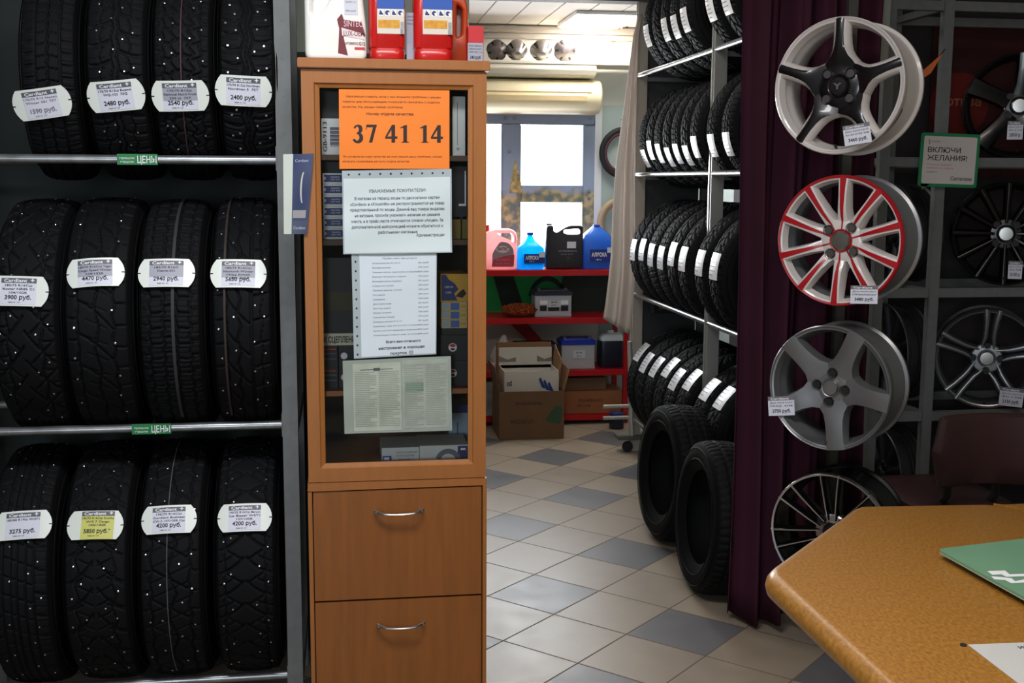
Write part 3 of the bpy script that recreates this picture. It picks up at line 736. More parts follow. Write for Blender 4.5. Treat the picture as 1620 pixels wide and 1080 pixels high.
for j in range(3):
    t = carton('yellow_box', ['lowest', 'middle', 'topmost'][j]+' of the flat pale yellow boxes with blue print in the cabinet', 'box', ((at(698, 470, Yc).x, Yc, zz), (at(739, 470, Yc).x, Yc+.14, zz+.0235)), K('pale yellow carton', (206, 184, 120), .5), 'flat yellow boxes in the cabinet')
    front(t, 'blue_print', .36, .1, .7, .9, K('mid blue print', (70, 104, 176), .5)); front(t, 'white_print', .05, .15, .3, .85, LBLUE); front(t, 'ochre_print', .74, .3, .95, .7, YELP)
    zz += .024
t = carton('spark_box', 'yellow and blue box standing on the flat yellow boxes', 'box', ((at(697, 440, Yc).x, Yc, zz), (at(740, 440, Yc).x, Yc+.14, zz+.076)), YELP)
x0, y0, z0, x1, y1, z1 = t['_d']; sx, sz_ = x1-x0, z1-z0
m = MB(t.location); m.prism([(x0+sx*a, z0+sz_*b) for a, b in ((.03, .05), (.62, .05), (.5, .3), (.66, .45), (.52, .66), (.3, .8), (.2, .97), (.03, .97))], y0-.0006, y0, 0)
m.prism([(x0+sx*a, z0+sz_*b) for a, b in ((.55, .2), (.8, .14), (.95, .3), (.84, .46), (.7, .36))], y0-.0009, y0, 1)
m.build('print', [NAVY, INK], t, smooth=None)
ftext(t, [('СВЕЧИ', .3, .5, .07, .3, 'C', 0), ('12V', .3, .3, .08, .2, 'C', 0)], WINK)
# bottom
t = carton('pump_box', 'white box with a blue emblem on the cabinet floor', 'box', pbox(604, 702, 663, 729, 3.1, .14), WBOX, seat=S4)
front(t, 'emblem', .02, .05, .26, .5, BLUEP); front(t, 'emblem_badge', .06, .25, .2, .42, WINK, .001)
ftext(t, [('НАСОС ВОДЯНОЙ', .66, .66, .1, .56, 'C', 0), ('ОХЛАЖДЕНИЯ', .62, .45, .1, .48, 'C', 0), ('ВАЗ 2108', .6, .22, .1, .3, 'C', 0)], INKG)
t2 = carton('bearing_box', 'white box printed with a grey ring and a blue end', 'box', pbox(664, 700, 741, 729, 3.1, .14), WBOX, seat=S4)
x0, y0, z0, x1, y1, z1 = t2['_d']
m = MB(t2.location); cx_, cz_ = x0+.078, z0+.002; 
pts = [(cx_+.036*math.cos(a), cz_+.036*math.sin(a)) for a in np.linspace(.05, PI-.3, 20)]+[(cx_+.022*math.cos(a), cz_+.022*math.sin(a)) for a in np.linspace(PI-.3, .05, 20)]
m.prism(pts, y0-.0007, y0); m.build('ring_print', K('grey print', (110, 116, 126), .5), t2, smooth=None)
front(t2, 'blue_end', .78, .02, .99, .95, NAVY); front(t2, 'white_mark', .84, .7, .94, .82, WINK, .001)
t = carton('fluid_box', 'pale blue box with a dark top on the cabinet floor, behind the ring box', 'box', ((at(710, 690, 3.27).x, 3.27, S4), (at(742, 690, 3.27).x, 3.4, at(725, 641, 3.27).z)), LBLUE)
front(t, 'dark_band', 0, .82, 1, 1, NAVY); front(t, 'figure', .4, .2, .46, .6, INKG)

# ------------------------------------------------------------------ notices taped to the glass
GY = CY+.012
def sheet(name, label, cat, px, Y, m, nx=16, nz=16, wob=0, curl=0, seed=0, th=.0004):
    """px: four photo corners tl,tr,br,bl of a sheet lying in plane Y"""
    q = [at(a, b, Y) for a, b in px]; rnd = random.Random(seed); p1, p2, p3 = [rnd.uniform(0, 6) for _ in range(3)]
    o = thing(name, label, cat, (q[0]+q[2])/2)
    def P(u, v, off=0):
        x = (q[0].x*(1-u)+q[1].x*u)*v+(q[3].x*(1-u)+q[2].x*u)*(1-v); z = (q[0].z*(1-u)+q[1].z*u)*v+(q[3].z*(1-u)+q[2].z*u)*(1-v)
        y = Y-wob*(1+math.sin(5*u+3.5*v+p1)*.6+math.sin(9*v-4*u+p2)*.4)-curl*max(0, .3-v)**2*9*(.5+u)-off
        return (x, y, z)
    m_ = MB(o.location); vs = []; fs = []
    for j in range(nz+1):
        for i in range(nx+1): vs.append(P(i/nx, j/nz))
    N = len(vs); vs += [(x, y+th, z) for x, y, z in vs]
    for j in range(nz):
        for i in range(nx):
            a = j*(nx+1)+i; f = (a, a+1, a+nx+2, a+nx+1); fs += [f, tuple(N+k for k in reversed(f))]
    m_.add(vs, fs)
    return o, P, m_, (q[1]-q[0]).length, (q[0]-q[3]).length
def patch(P, u0, v0, u1, v1, off, mb, mi=0, nx=14, nz=14):
    vs = []; fs = []
    for j in range(nz+1):
        for i in range(nx+1): vs.append(P(u0+(u1-u0)*i/nx, v0+(v1-v0)*j/nz, off))
    for j in range(nz):
        for i in range(nx):
            a = j*(nx+1)+i; fs.append((a, a+1, a+nx+2, a+nx+1))
    mb.add(vs, fs, mi)
def words(P, Wd, Ht, rows, off, mb, mi=0):
    for s, u, v, h, w, al, bo in rows:
        mb.text(s, u*Wd, v*Ht, h*Ht, lambda x, z: P(x/Wd, z/Ht, off), w=w*Wd if w else None, al=al, bold=bo, mi=mi)
ORANGE = K('orange paper', (240, 128, 34), .6)
o, P, m_, Wd, Ht = sheet('notice', 'orange notice with a large phone number taped inside the cabinet door', 'notice', [(536, 141), (711, 143), (711, 267), (537, 267)], GY-.002, ORANGE, wob=.0008)
m_.build('paper', ORANGE, o)
tm = MB(o.location); BR = K('brown ink', (120, 62, 24), .6)
words(P, Wd, Ht, [('Уважаемые клиенты, если у вас возникли проблемы с нашим', .06, .90, .026, .86, 'L', .008), ('товаром или обслуживанием пожалуйста свяжитесь с отделом', .03, .835, .026, .88, 'L', .008), ('качества. Мы решим любые проблемы.', .03, .77, .026, .55, 'L', .008),
  ], .0006, tm)
tm.build('small_lettering', BR, o, smooth=None)
tm = MB(o.location); words(P, Wd, Ht, [('*В случае если отдел качества не смог решить вашу проблему, можно', .03, .145, .024, .9, 'L', .008), ('написать управлению на почту отдела качества', .03, .085, .024, .6, 'L', .008)], .0006, tm); tm.build('footnote', BR, o, smooth=None)
t3 = MB(o.location); words(P, Wd, Ht, [('Номер отдела качества:', .46, .68, .034, .43, 'C', .015)], .0006, t3); t3.build('heading', K('dark brown ink', (84, 40, 16), .6), o, smooth=None)
# serif figures of the phone number
def arc(cx, cz, rx, rz, a0, a1, n=14): return [(cx+rx*math.cos(math.radians(a0+(a1-a0)*k/n)), cz+rz*math.sin(math.radians(a0+(a1-a0)*k/n))) for k in range(n+1)]
def stroke(pts, ws):
    L_, R_ = [], []
    for i, p in enumerate(pts):
        a = Vector(pts[max(0, i-1)]); b = Vector(pts[min(len(pts)-1, i+1)]); d = (b-a).normalized(); n_ = Vector((-d.y, d.x))
        w = ws[0]+(ws[1]-ws[0])*i/(len(pts)-1) if len(ws) == 2 else np.interp(i/(len(pts)-1), np.linspace(0, 1, len(ws)), ws)
        L_.append(tuple(Vector(p)+n_*w/2)); R_.append(tuple(Vector(p)-n_*w/2))
    return [((L_[i]), (L_[i+1]), (R_[i+1]), (R_[i])) for i in range(len(pts)-1)]
DIG = {
 '1': [[(.2, 0), (.62, 0), (.62, .03), (.2, .03)], [(.33, .03), (.49, .03), (.49, 1), (.33, .94)], [(.14, .85), (.49, 1), (.33, .87), (.15, .81)], [(.27, .03), (.55, .03), (.49, .09), (.33, .09)]],
 '7': [[(.08, .86), (.64, .86), (.66, 1), (.1, 1)], [(.08, .86), (.1, 1), (.05, .72), (.03, .72)], [(.5, .88), (.66, 1), (.38, 0), (.24, 0)]],
 '4': [[(.4, 0), (.56, 0), (.56, 1), (.4, .96)], [(.02, .22), (.7, .22), (.7, .35), (.02, .33)], [(.02, .33), (.09, .35), (.52, 1), (.44, 1)]],
 '3': stroke(arc(.32, .74, .19, .21, 165, -90), [.05, .06, .17, .15, .05])+stroke(arc(.3, .27, .24, .245, 92, -140, 18), [.05, .15, .18, .14, .06])+[[(.06, .11), (.16, .03), (.2, .12), (.13, .19), (.07, .18)]],
}
nm = MB(o.location); u = .118; NINK = K('number ink', (36, 24, 28), .6)
for ch in '37 41 14':
    if ch == ' ': u += .062; nm.build('phone_number', NINK, o, smooth=None); nm = MB(o.location); continue
    for poly in DIG[ch]:
        for dx in (-.03, .03):
            n0 = [P(u+(x+dx)*.148, .335+z*.225, .0008+dx*.001) for x, z in poly]
            nm.add(n0, [tuple(range(len(n0)))])
    u += .118
nm.build('phone_number', NINK, o, smooth=None)
SLV = glass('plastic sleeve', (.93, .96, .96)); PAP2 = K('sleeved paper', (206, 218, 222), .35, coat=.3)
def holes(P, horizontal, mb, k=10, a=.06, b=.92, c0=.955):
    rnd = random.Random(4)
    for i in range(k):
        w = a+(b-a)*i/(k-1); r = .0028
        for_ = [(math.cos(t*PI/4)*r, math.sin(t*PI/4)*r*(.8+.3*rnd.random())) for t in range(8)]
        if horizontal: vs = [P(w+x/.31, c0+z/.23, .0012) for x, z in for_]
        else: vs = [P(c0+x/.25, w+z/.29, .0012) for x, z in for_]
        mb.add(vs, [tuple(range(8))])
def paper_edge(P, name, o, m, u0, v0, u1, v1, off=.0004):
    mb = MB(o.location); patch(P, u0, v0, u1, v1, off, mb); return mb.build(name, m, o)
o, P, m_, Wd, Ht = sheet('notice', 'white landscape notice to customers in a punched plastic sleeve', 'notice', [(541, 270), (714, 267), (715, 399), (543, 402)], GY-.003, PAPER, wob=.0035, curl=.004, seed=2, nx=40, nz=30)
m_.build('sleeve', K('sleeve plastic', (170, 182, 188), .22, coat=.5), o)
paper_edge(P, 'paper', o, PAP2, .012, .012, .985, .905)
tm = MB(o.location); holes(P, True, tm); tm.build('punched_strip', INK, o, smooth=None)
tm = MB(o.location)
words(P, Wd, Ht, [('УВАЖАЕМЫЕ ПОКУПАТЕЛИ!', .5, .735, .036, .52, 'C', .015)]+[(s, .5, .65-.068*i, .034, w, 'C', .012) for i, (s, w) in enumerate([('В магазин на период акции по дисконтным картам', .78), ('«Cordiant» и «Кошелёк» не распространяются на товар', .86), ('представленный по акции. Данный вид товара выделен', .86), ('на витрине, просьба указывать наличие на ценнике', .78), ('места, и в прайс-листе отмечаются словом «Акция». За', .84), ('дополнительной информацией можете обратиться к', .84), ('работникам магазина', .36)])]+[('Администрация', .93, .2, .036, .26, 'R', .01)], .0012, tm)
tm.build('lettering', INKG, o, smooth=None)
o, P, m_, Wd, Ht = sheet('price_list', 'tall white price list in a plastic sleeve punched down its left side', 'price list', [(556, 402), (691, 400), (690, 560), (560, 567)], GY-.002, PAPER, wob=.0015, seed=3, nx=24, nz=30)
m_.build('sleeve', K('sleeve plastic', (170, 182, 188), .22, coat=.5), o)
paper_edge(P, 'paper', o, K('list paper', (212, 222, 232), .4, coat=.2), .09, .012, .99, .998)
tm = MB(o.location); holes(P, False, tm, 11, .04, .93, .045); tm.build('punched_strip', INK, o, smooth=None)
tm = MB(o.location)
its = ['Шиномонтаж R13-R14', 'Балансировка', 'Замена масла, двигатель и коробка', 'Ремонт бокового пореза', 'Вулканизация камеры', 'Подкачка колёс', 'Правка диска, литьё', 'Сезонное', 'хранение', 'Доставка шин', 'Датчик давл.', 'Мойка колеса', 'Герметик обода', 'Камера новая R13-16', 'Комплекс шин. R13 R14 R15, 4 колеса', 'Комплекс шин. R16 R17 внедорожник с балансировкой', 'Утилизация старых шин, за штуку']
words(P, Wd, Ht, [('Прайс-лист на услуги', .56, .95, .013, .4, 'C', 0)]+[(s, .24, .905-.0435*i, .013, min(.55, .018*len(s)), 'L', 0) for i, s in enumerate(its)]+[('%d руб' % (60+35*(i*7 % 9)), .9, .905-.0435*i, .013, .12, 'R', 0) for i in range(len(its))], .0012, tm)
tm.build('list_lettering', INKG, o, smooth=None)
tm = MB(o.location); words(P, Wd, Ht, [('Всего вам отличного', .6, .135, .024, .42, 'C', .015), ('настроения и хороших', .58, .075, .026, .56, 'C', .015), ('покупок ☺', .58, .02, .026, .28, 'C', .015)], .0012, tm)
tm.build('closing_lettering', INK, o, smooth=None)
o, P, m_, Wd, Ht = sheet('document', 'grey printed two-page document in a creased sleeve, lowest on the cabinet door', 'document', [(542, 570), (713, 563), (715, 680), (545, 686)], GY-.0015, PAPER, wob=.003, seed=5, nx=40, nz=26)
m_.build('sleeve', K('old sleeve', (150, 160, 152), .25, coat=.4), o)
NEWS = K('newsprint', (170, 178, 164), .5, vary=.1, vscale=30)
mb = MB(o.location); patch(P, .09, .03, .53, .95, .0004, mb); patch(P, .545, .05, .97, .97, .0004, mb, 1); mb.build('pages', [NEWS, K('newsprint shaded', (156, 164, 154), .5, vary=.12, vscale=20)], o)
mb = MB(o.location); rnd = random.Random(9)
for (u0, u1) in ((.105, .305), (.325, .515), (.56, .74), (.76, .95)):
    for j in range(34):
        v = .9-.0245*j
        if u0 < .5 and j < 3: continue
        e = u1-rnd.choice((0, 0, 0, .02, .06)); patch(P, u0, v, e, v+.0085, .0008, mb, 0, 2, 1)
patch(P, .16, .86, .46, .868, .0009, mb, 1, 6, 1); patch(P, .28, .845, .34, .885, .0009, mb, 1, 3, 1)
patch(P, .57, .55, .74, .67, .0007, mb, 2, 4, 3)
mb.build('print', [K('faint print', (138, 146, 134), .6), K('dark print', (70, 84, 78), .6), K('green print', (104, 134, 112), .6)], o, smooth=None)
# leaflet on the left edge of the cabinet
o, P, m_, Wd, Ht = sheet('leaflet', 'dark blue tyre leaflet with a white edge taped to the cabinet side', 'leaflet', [(448, 244), (496, 243), (486, 370), (449, 370)], CY-.006, PAPER, wob=.001, seed=6)
m_.build('card', K('leaflet white', (196, 204, 196), .5), o)
mb = MB(o.location); patch(P, .33, 0, 1, 1, .0006, mb, 0); patch(P, .36, .2, .88, .3, .001, mb, 1); patch(P, .34, 0, 1, .17, .0009, mb, 2)
ring = [(.72+.11*math.cos(a), .58+.2*math.sin(a)) for a in np.linspace(1.75, 4.5, 20)]+[(.74+.07*math.cos(a), .58+.19*math.sin(a)) for a in np.linspace(4.5, 1.75, 20)]
mb.add([P(u, v, .0012) for u, v in ring], [(i, i+1, 38-i, 39-i) for i in range(19)], 3)
mb.build('print', [K('leaflet blue', (40, 52, 92), .4), K('leaflet beige', (150, 146, 150), .5), K('leaflet grey blue', (60, 66, 92), .4), K('leaflet ring', (190, 190, 180), .4)], o, smooth=None)
mb = MB(o.location); words(P, Wd, Ht, [('Cordiant', .4, .9, .035, .45, 'L', .02), ('Cordiant', .4, .06, .04, .5, 'L', .02)], .0014, mb); mb.build('lettering', K('leaflet ink', (150, 160, 190), .5), o, smooth=None)

# ------------------------------------------------------------------ on top of the cabinet
ZT = ztop1+.0002
def ring_rr(x0, x1, y0, y1, z, r, n=5): return [(x, y, z) for x, y in rrect(x0, y0, x1, y1, r, n)]
def bottle(t, name, m, x0, x1, y0, y1, prof, rad=.02):
    """loft of rounded rectangles; prof = (z, inset x, inset y)"""
    b = MB(t.location)
    b.loft([ring_rr(x0+i, x1-i, y0+j, y1-j, z, max(.002, rad-min(i, j)*.2)) for z, i, j in prof])
    return b.build(name, m, t, smooth=50)
def jug(name, label, cat, px0, px1, z0, Y, h, depth, m, outline, hole, capx, cap_m, bevel=.012, cap_h=.03):
    """flat-sided canister: outline/hole in fractions of width/height"""
    a, b = at(px0, 300, Y).x, at(px1, 300, Y).x
    if name == 'antifreeze_canister': a, b = at(px0, 40, Y).x, at(px1, 40, Y).x
    w = b-a; t = thing(name, label, cat, ((a+b)/2, Y+depth/2, z0))
    f = lambda pts, r: fillet([((u-.5)*w, v*h) for u, v in pts], r)
    cprism('body', [f(outline, .022), f(hole, .014)], depth/2, m, t, bevel=bevel)
    cx_ = (capx-.5)*w; top = max(v for u, v in outline)*h
    MB().lathe([(.019, 0), (.0195, .002), (.0195, cap_h), (.0, cap_h+.001)], 24, (cx_, 0, capx_z(outline, capx)*h), ax='Z').build('cap', cap_m, t)
    t['_d'] = [-w/2, -depth/2, 0, w/2, depth/2, h]
    return t
def capx_z(outline, u):
    best = 0
    for i in range(len(outline)):
        (a, b), (c, d) = outline[i-1], outline[i]
        if (a-u)*(c-u) <= 0 and a != c: best = max(best, b+(d-b)*(u-a)/(c-a))
    return best-.01
JWHITE = K('white plastic', (236, 236, 232), .35); MAROON = K('maroon print', (112, 28, 40), .45)
t = jug('antifreeze_canister', 'white antifreeze canister with maroon label on the cabinet top', 'canister', 482, 580, ZT, CY+.06, .27, .1, JWHITE,
        [(0, 0), (1, 0), (1, .3), (.9, .84), (.78, .95), (.5, .98), (.18, .94), (0, .72)], [(.12, .42), (.3, .46), (.43, .6), (.46, .76), (.3, .8), (.13, .66)], .62, K('white cap', (230, 230, 230), .4))
x0, y0, z0, x1, y1, z1 = t['_d']; w = x1-x0; U = lambda u: x0+w*u
MB().prism([(x0+w*u, v*.27) for u, v in ((.08, .42), (.32, .43), (.47, .6), (.5, .76), (.3, .84), (.1, .68))], -.018, .018).build('handle_web', JWHITE, t, smooth=None)
b = MB(); V = lambda v: v*.27
shape = [(.53, .07), (.69, .05), (.66, .13), (.63, .2), (.62, .26), (.98, .235), (.92, .36), (.63, .385), (.6, .44), (.52, .385), (.555, .3)]
b.prism([(U(u), V(v)) for u, v in shape], y0-.0008, y0+.0006)
b.build('label_print', MAROON, t, smooth=None)
b = MB(); b.prism([(U(u), V(v)) for u, v in ((.60, .235), (.96, .2), (.95, .255), (.59, .31))], y0-.0012, y0); b.build('label_band', K('label light', (226, 210, 212), .5), t, smooth=None)
b = MB(); fnj = lambda x, z: (x, y0-.0016, z)
b.text('LUX-OEM', U(.79), V(.232), .0135, fnj, w=w*.33, bold=.005); b.text('АНТИФРИЗ', U(.74), V(.15), .007, fnj, w=w*.24, bold=.01); b.text('G12', U(.92), V(.148), .009, fnj, w=w*.1, bold=.02)
b.build('lettering', MAROON, t, smooth=None)
b = MB(); b.text('SINTEC', U(.78), V(.32), .016, fnj, w=w*.3, bold=.005); b.build('brand_lettering', K('pale pink ink', (226, 190, 196), .5), t, smooth=None)
b = MB(); b.box((U(.8), y0-.001, V(.105)), (U(.97), y0+.0004, V(.13))); b.build('red_tab', K('red tab', (196, 50, 60), .5), t, smooth=None)
b = MB(); b.box((U(.64), y0-.001, V(.43)), (U(.86), y0+.0004, V(.62))); pt = b.build('price_sticker', K('sticker white', (206, 208, 220), .5), t, smooth=None)
b = MB(); [b.text(s, U(.75), V(v), .0045, fnj, w=w*.17) for s, v in (('Антифриз', .58), ('SINTEC 5 кг', .54), ('590 руб.', .46))]; b.build('sticker_lettering', INKG, t, smooth=None)
REDJ = K('red plastic', (196, 28, 26), .3, coat=.2)
def red_can(px0, px1, Y, label):
    a, c_ = at(px0, 60, Y).x, at(px1, 60, Y).x; w = c_-a
    t = thing('oil_canister', label, 'canister', ((a+c_)/2, Y+.05, ZT), group='red canisters on the cabinet')
    bottle(t, 'body', REDJ, a, c_, Y, Y+.1, [(ZT, .006, .006), (ZT+.006, .001, .001), (ZT+.028, .001, .001), (ZT+.03, .003, .003), (ZT+.033, .003, .003), (ZT+.036, 0, 0), (ZT+.2, 0, 0), (ZT+.23, .02, .02), (ZT+.24, .03, .03)], .03)
    MB(t.location).lathe([(.02, ZT+.24), (.02, ZT+.27), (0, ZT+.27)], 20, ((a+c_)/2, Y+.05, 0), ax='Z').build('cap', REDJ, t)
    yl = Y-.0012
    def strip(z0, z1, m, nm, off=0, u0=.22, u1=.96):
        MB(t.location).box((a+w*u0, yl-off, ZT+z0), (a+w*u1, Y+.03, ZT+z1)).build(nm, m, t, bevel=.0006)
    strip(.068, .2, K('label pale', (216, 208, 196), .45), 'label'); strip(.082, .104, K('label gold', (196, 126, 40), .35, col2=(226, 176, 60), vscale=60), 'gold_band', .0004, .24, .84)
    strip(.13, .2, BLUEP, 'blue_band', .0003)
    for k in range(4):
        u = .26+.175*k; strip(.112, .13, WINK, 'icon', .0005, u, u+.14)
        MB(t.location).prism([(a+w*(u+p_), ZT+.112+.018*q_) for p_, q_ in ((.02, .2), (.125, .2), (.125, .42), (.1, .45), (.09, .7), (.06, .7), (.06, .85), (.035, .85), (.035, .6), (.02, .55))] if k % 2 == 0 else [(a+w*(u+.07)+(.0055+.0012*(j % 2))*math.cos(j*PI/8), ZT+.121+(.0055+.0012*(j % 2))*math.sin(j*PI/8)) for j in range(1, 14)]+[(a+w*(u+.07), ZT+.121)], yl-.001, yl).build('icon_print', NAVY, t, smooth=None)
    strip(.068, .1, K('barcode grey', (150, 150, 150), .5, vary=.4, vscale=200), 'barcode', .0005, .85, .95)
red_can(584, 642, CY+.04, 'red oil canister with blue label next to the white antifreeze')
red_can(655, 718, CY+.03, 'red oil canister with blue label at the right, before the orange one')
Y = CY+.15
a, c_ = at(700, 60, Y).x, at(741, 60, Y).x
t = thing('orange_canister', 'orange canister with a pale handle highlight at the back of the cabinet top', 'canister', ((a+c_)/2, Y+.05, ZT))
ORJ = K('orange plastic', (206, 74, 30), .3)
cprism('body', [fillet([(a-t.location.x+(c_-a)*u, v*.2) for u, v in ((0, 0), (1, 0), (1, .78), (.8, .97), (.3, 1), (0, .9))], .014), fillet([(a-t.location.x+(c_-a)*u, v*.2) for u, v in ((.56, .38), (.74, .42), (.78, .76), (.56, .82))], .006)], .05, ORJ, t, bevel=.008)
MB(t.location).lathe([(.014, ZT+.19), (.014, ZT+.225), (0, ZT+.225)], 20, (a+(c_-a)*.4, Y+.05, 0), ax='Z').build('cap', REDJ, t)
MB(t.location).box((a+(c_-a)*.56, Y+.045, ZT+.075), (a+(c_-a)*.76, Y+.055, ZT+.162)).build('handle_highlight', K('pale strip', (200, 186, 184), .3), t, bevel=.002)  # highlight on the translucent handle, put in as a pale strip
t = carton('spare_box', 'small red box with a grey price card at the right corner of the cabinet', 'box', ((at(741, 60, CY+.03).x, CY+.03, ZT), (at(765, 60, CY+.03).x, CY+.09, at(750, 41, CY+.03).z)), K('red carton', (196, 36, 44), .45))
t = thing('shelf_price_card', 'grey price card leaning on the small red box', 'price card', (at(752, 90, CY+.026).x, CY+.026, ZT))
o = t.location; x0, x1 = at(740, 80, CY+.026).x, at(764, 80, CY+.026).x; z1 = at(752, 68, CY+.026).z
MB(o).box((x0, CY+.025, ZT), (x1, CY+.0265, z1)).build('card', CARDG, t, smooth=None)
b = MB(o); [b.text(s, (x0+x1)/2, z1-.009-.008*i, .0042, lambda x, z: (x, CY+.0243, z), w=(x1-x0)*.85) for i, s in enumerate(('Cordiant', 'Масло мот.', '10W-40 1 л'))]; b.text('340 руб', (x0+x1)/2, ZT+.008, .008, lambda x, z: (x, CY+.0243, z), w=(x1-x0)*.7, bold=.02); b.build('lettering', INK, t, smooth=None)
t = thing('shelf_price_card', 'grey price card between the two red canisters', 'price card', (at(649, 35, CY+.07).x, CY+.07, ZT)); o = t.location
x0, x1 = at(643, 30, CY+.07).x, at(656, 30, CY+.07).x; z1 = at(650, 20, CY+.07).z
MB(o).box((x0, CY+.07, ZT), (x1, CY+.0715, z1)).build('card', CARDG, t, smooth=None)
b = MB(o); [b.text(s, (x0+x1)/2, z1-.012-.009*i, .004, lambda x, z: (x, CY+.0693, z), w=(x1-x0)*.8) for i, s in enumerate(('Масло', '5W-40', '920 р'))]; b.build('lettering', INK, t, smooth=None)

# ================================================================== the store room at the back
RSX0, RSX1 = .66, 1.86
YS = 7.36; YSB = 7.72
rs = thing('shelf_unit', 'red metal shelf unit under the window in the back room', 'shelf', ((RSX0+RSX1)/2, YS+.17, 0)); o = rs.location
SHZ = [at(870, 427, YS).z, at(870, 503, YS).z, at(890, 586, YS).z, at(950, 655, YS).z]
for z in SHZ:
    MB(o).box((RSX0, YS, z-.038), (RSX1, YS+.012, z)).box((RSX0, YS+.012, z-.004), (RSX1, YSB, z)).build('shelf_board', REDP, rs, bevel=.002)
for x in (RSX0-.002, RSX1-.03):
    for y in (YS+.014, YSB-.03): MB(o).box((x, y, 0), (x+.032, y+.03, SHZ[0]-.006)).build('post', REDP, rs, smooth=None)
# brace seen behind the lower shelf
MB(o).loft([[(at(807, 512, YSB).x+i, YSB-.012+j, at(807, 512, YSB).z) for i, j in ((0, 0), (.12, 0), (.12, .01), (0, .01))], [(at(838, 528, YSB).x+i, YSB-.012+j, at(838, 535, YSB).z-.03) for i, j in ((0, 0), (.1, 0), (.1, .01), (0, .01))]]).build('back_brace', REDP, rs, smooth=None)
# green banner behind the second shelf
GREEN = K('green banner', (12, 150, 70), .4, vary=.15, vscale=5)
t = thing('banner', 'green and black advertising banner behind the second red shelf', 'banner', (1.25, YSB+.02, SHZ[1]+.02)); o = t.location
zb0, zb1 = SHZ[1]+.004, SHZ[0]-.045
MB(o).box((.68, YSB+.02, zb0), (1.86, YSB+.024, zb1)).build('cloth', GREEN, t, smooth=None)
b = MB(o); X = lambda px: at(px, 460, YSB).x; Z = lambda py: at(850, py, YSB).z
b.prism([(X(781), Z(436)), (X(812), Z(434)), (X(830), Z(487)), (X(796), Z(490))], YSB+.017, YSB+.021)
b.prism([(X(892), Z(434)), (X(968), Z(434)), (X(968), Z(500)), (X(892), Z(500)), (X(884), Z(470))], YSB+.017, YSB+.021)
ring = arc(X(866), Z(474), .13, .16, 20, 170, 14); ring2 = arc(X(866), Z(474), .105, .125, 170, 20, 14)
b.prism(ring+ring2, YSB+.017, YSB+.021)
b.build('print', K('banner dark print', (10, 34, 26), .5), t, smooth=None)
# containers on the top shelf
SZ = SHZ[0]+.0003
PINKJ = sheer('pink jug plastic', (238, 196, 196), .5); 
t = jug('jug', 'pink antifreeze jug with a grey and red label, left on the red shelf', 'jug', 762, 819, SZ, YS+.06, at(800, 362, YS+.1).z-SZ, .12, PINKJ,
        [(0, 0), (1, 0), (1, .62), (.98, .9), (.86, 1), (.36, 1), (.12, .92), (0, .7)], [(.42, .9), (.86, .9), (.92, .78), (.9, .66), (.78, .74), (.56, .82)], .17, K('red cap', (196, 22, 40), .35), cap_h=.045)
x0, y0, z0, x1, y1, z1 = t['_d']; w, h = x1-x0, z1
MB().prism(fillet([(x0+w*u, h*v) for u, v in ((.3, .08), (.88, .08), (.9, .5), (.76, .66), (.52, .7), (.3, .4))], .02), y0-.0012, y0+.001).build('label', K('label grey pink', (150, 130, 140), .5), t, smooth=None)
MB().prism(fillet([(x0+w*u, h*v) for u, v in ((.28, .07), (.9, .07), (.92, .38), (.6, .33), (.32, .24))], .01), y0-.002, y0).build('label_band', K('label red', (176, 60, 80), .5), t, smooth=None)
MB().prism([(x0+w*.59+.042*math.cos(a), h*.5+.022*math.sin(a)) for a in np.linspace(0, 6.1, 24)], y0-.002, y0).build('badge', K('badge pink', (226, 206, 210), .5), t, smooth=None)
b = MB(); b.text('SINTEC', x0+w*.59, h*.475, .02, lambda x, z: (x, y0-.003, z), w=.07, bold=.03); b.build('lettering', MAROON, t, smooth=None)
b = MB(); [b.text(s, x0+w*.6, h*v, .011, lambda x, z: (x, y0-.003, z), w=.09) for s, v in (('АНТИФРИЗ', .22), ('LUX 5 кг', .13))]; b.build('small_lettering', K('pink ink', (196, 140, 150), .5), t, smooth=None)
NAVYL = K('bottle label navy', (20, 44, 130), .45)
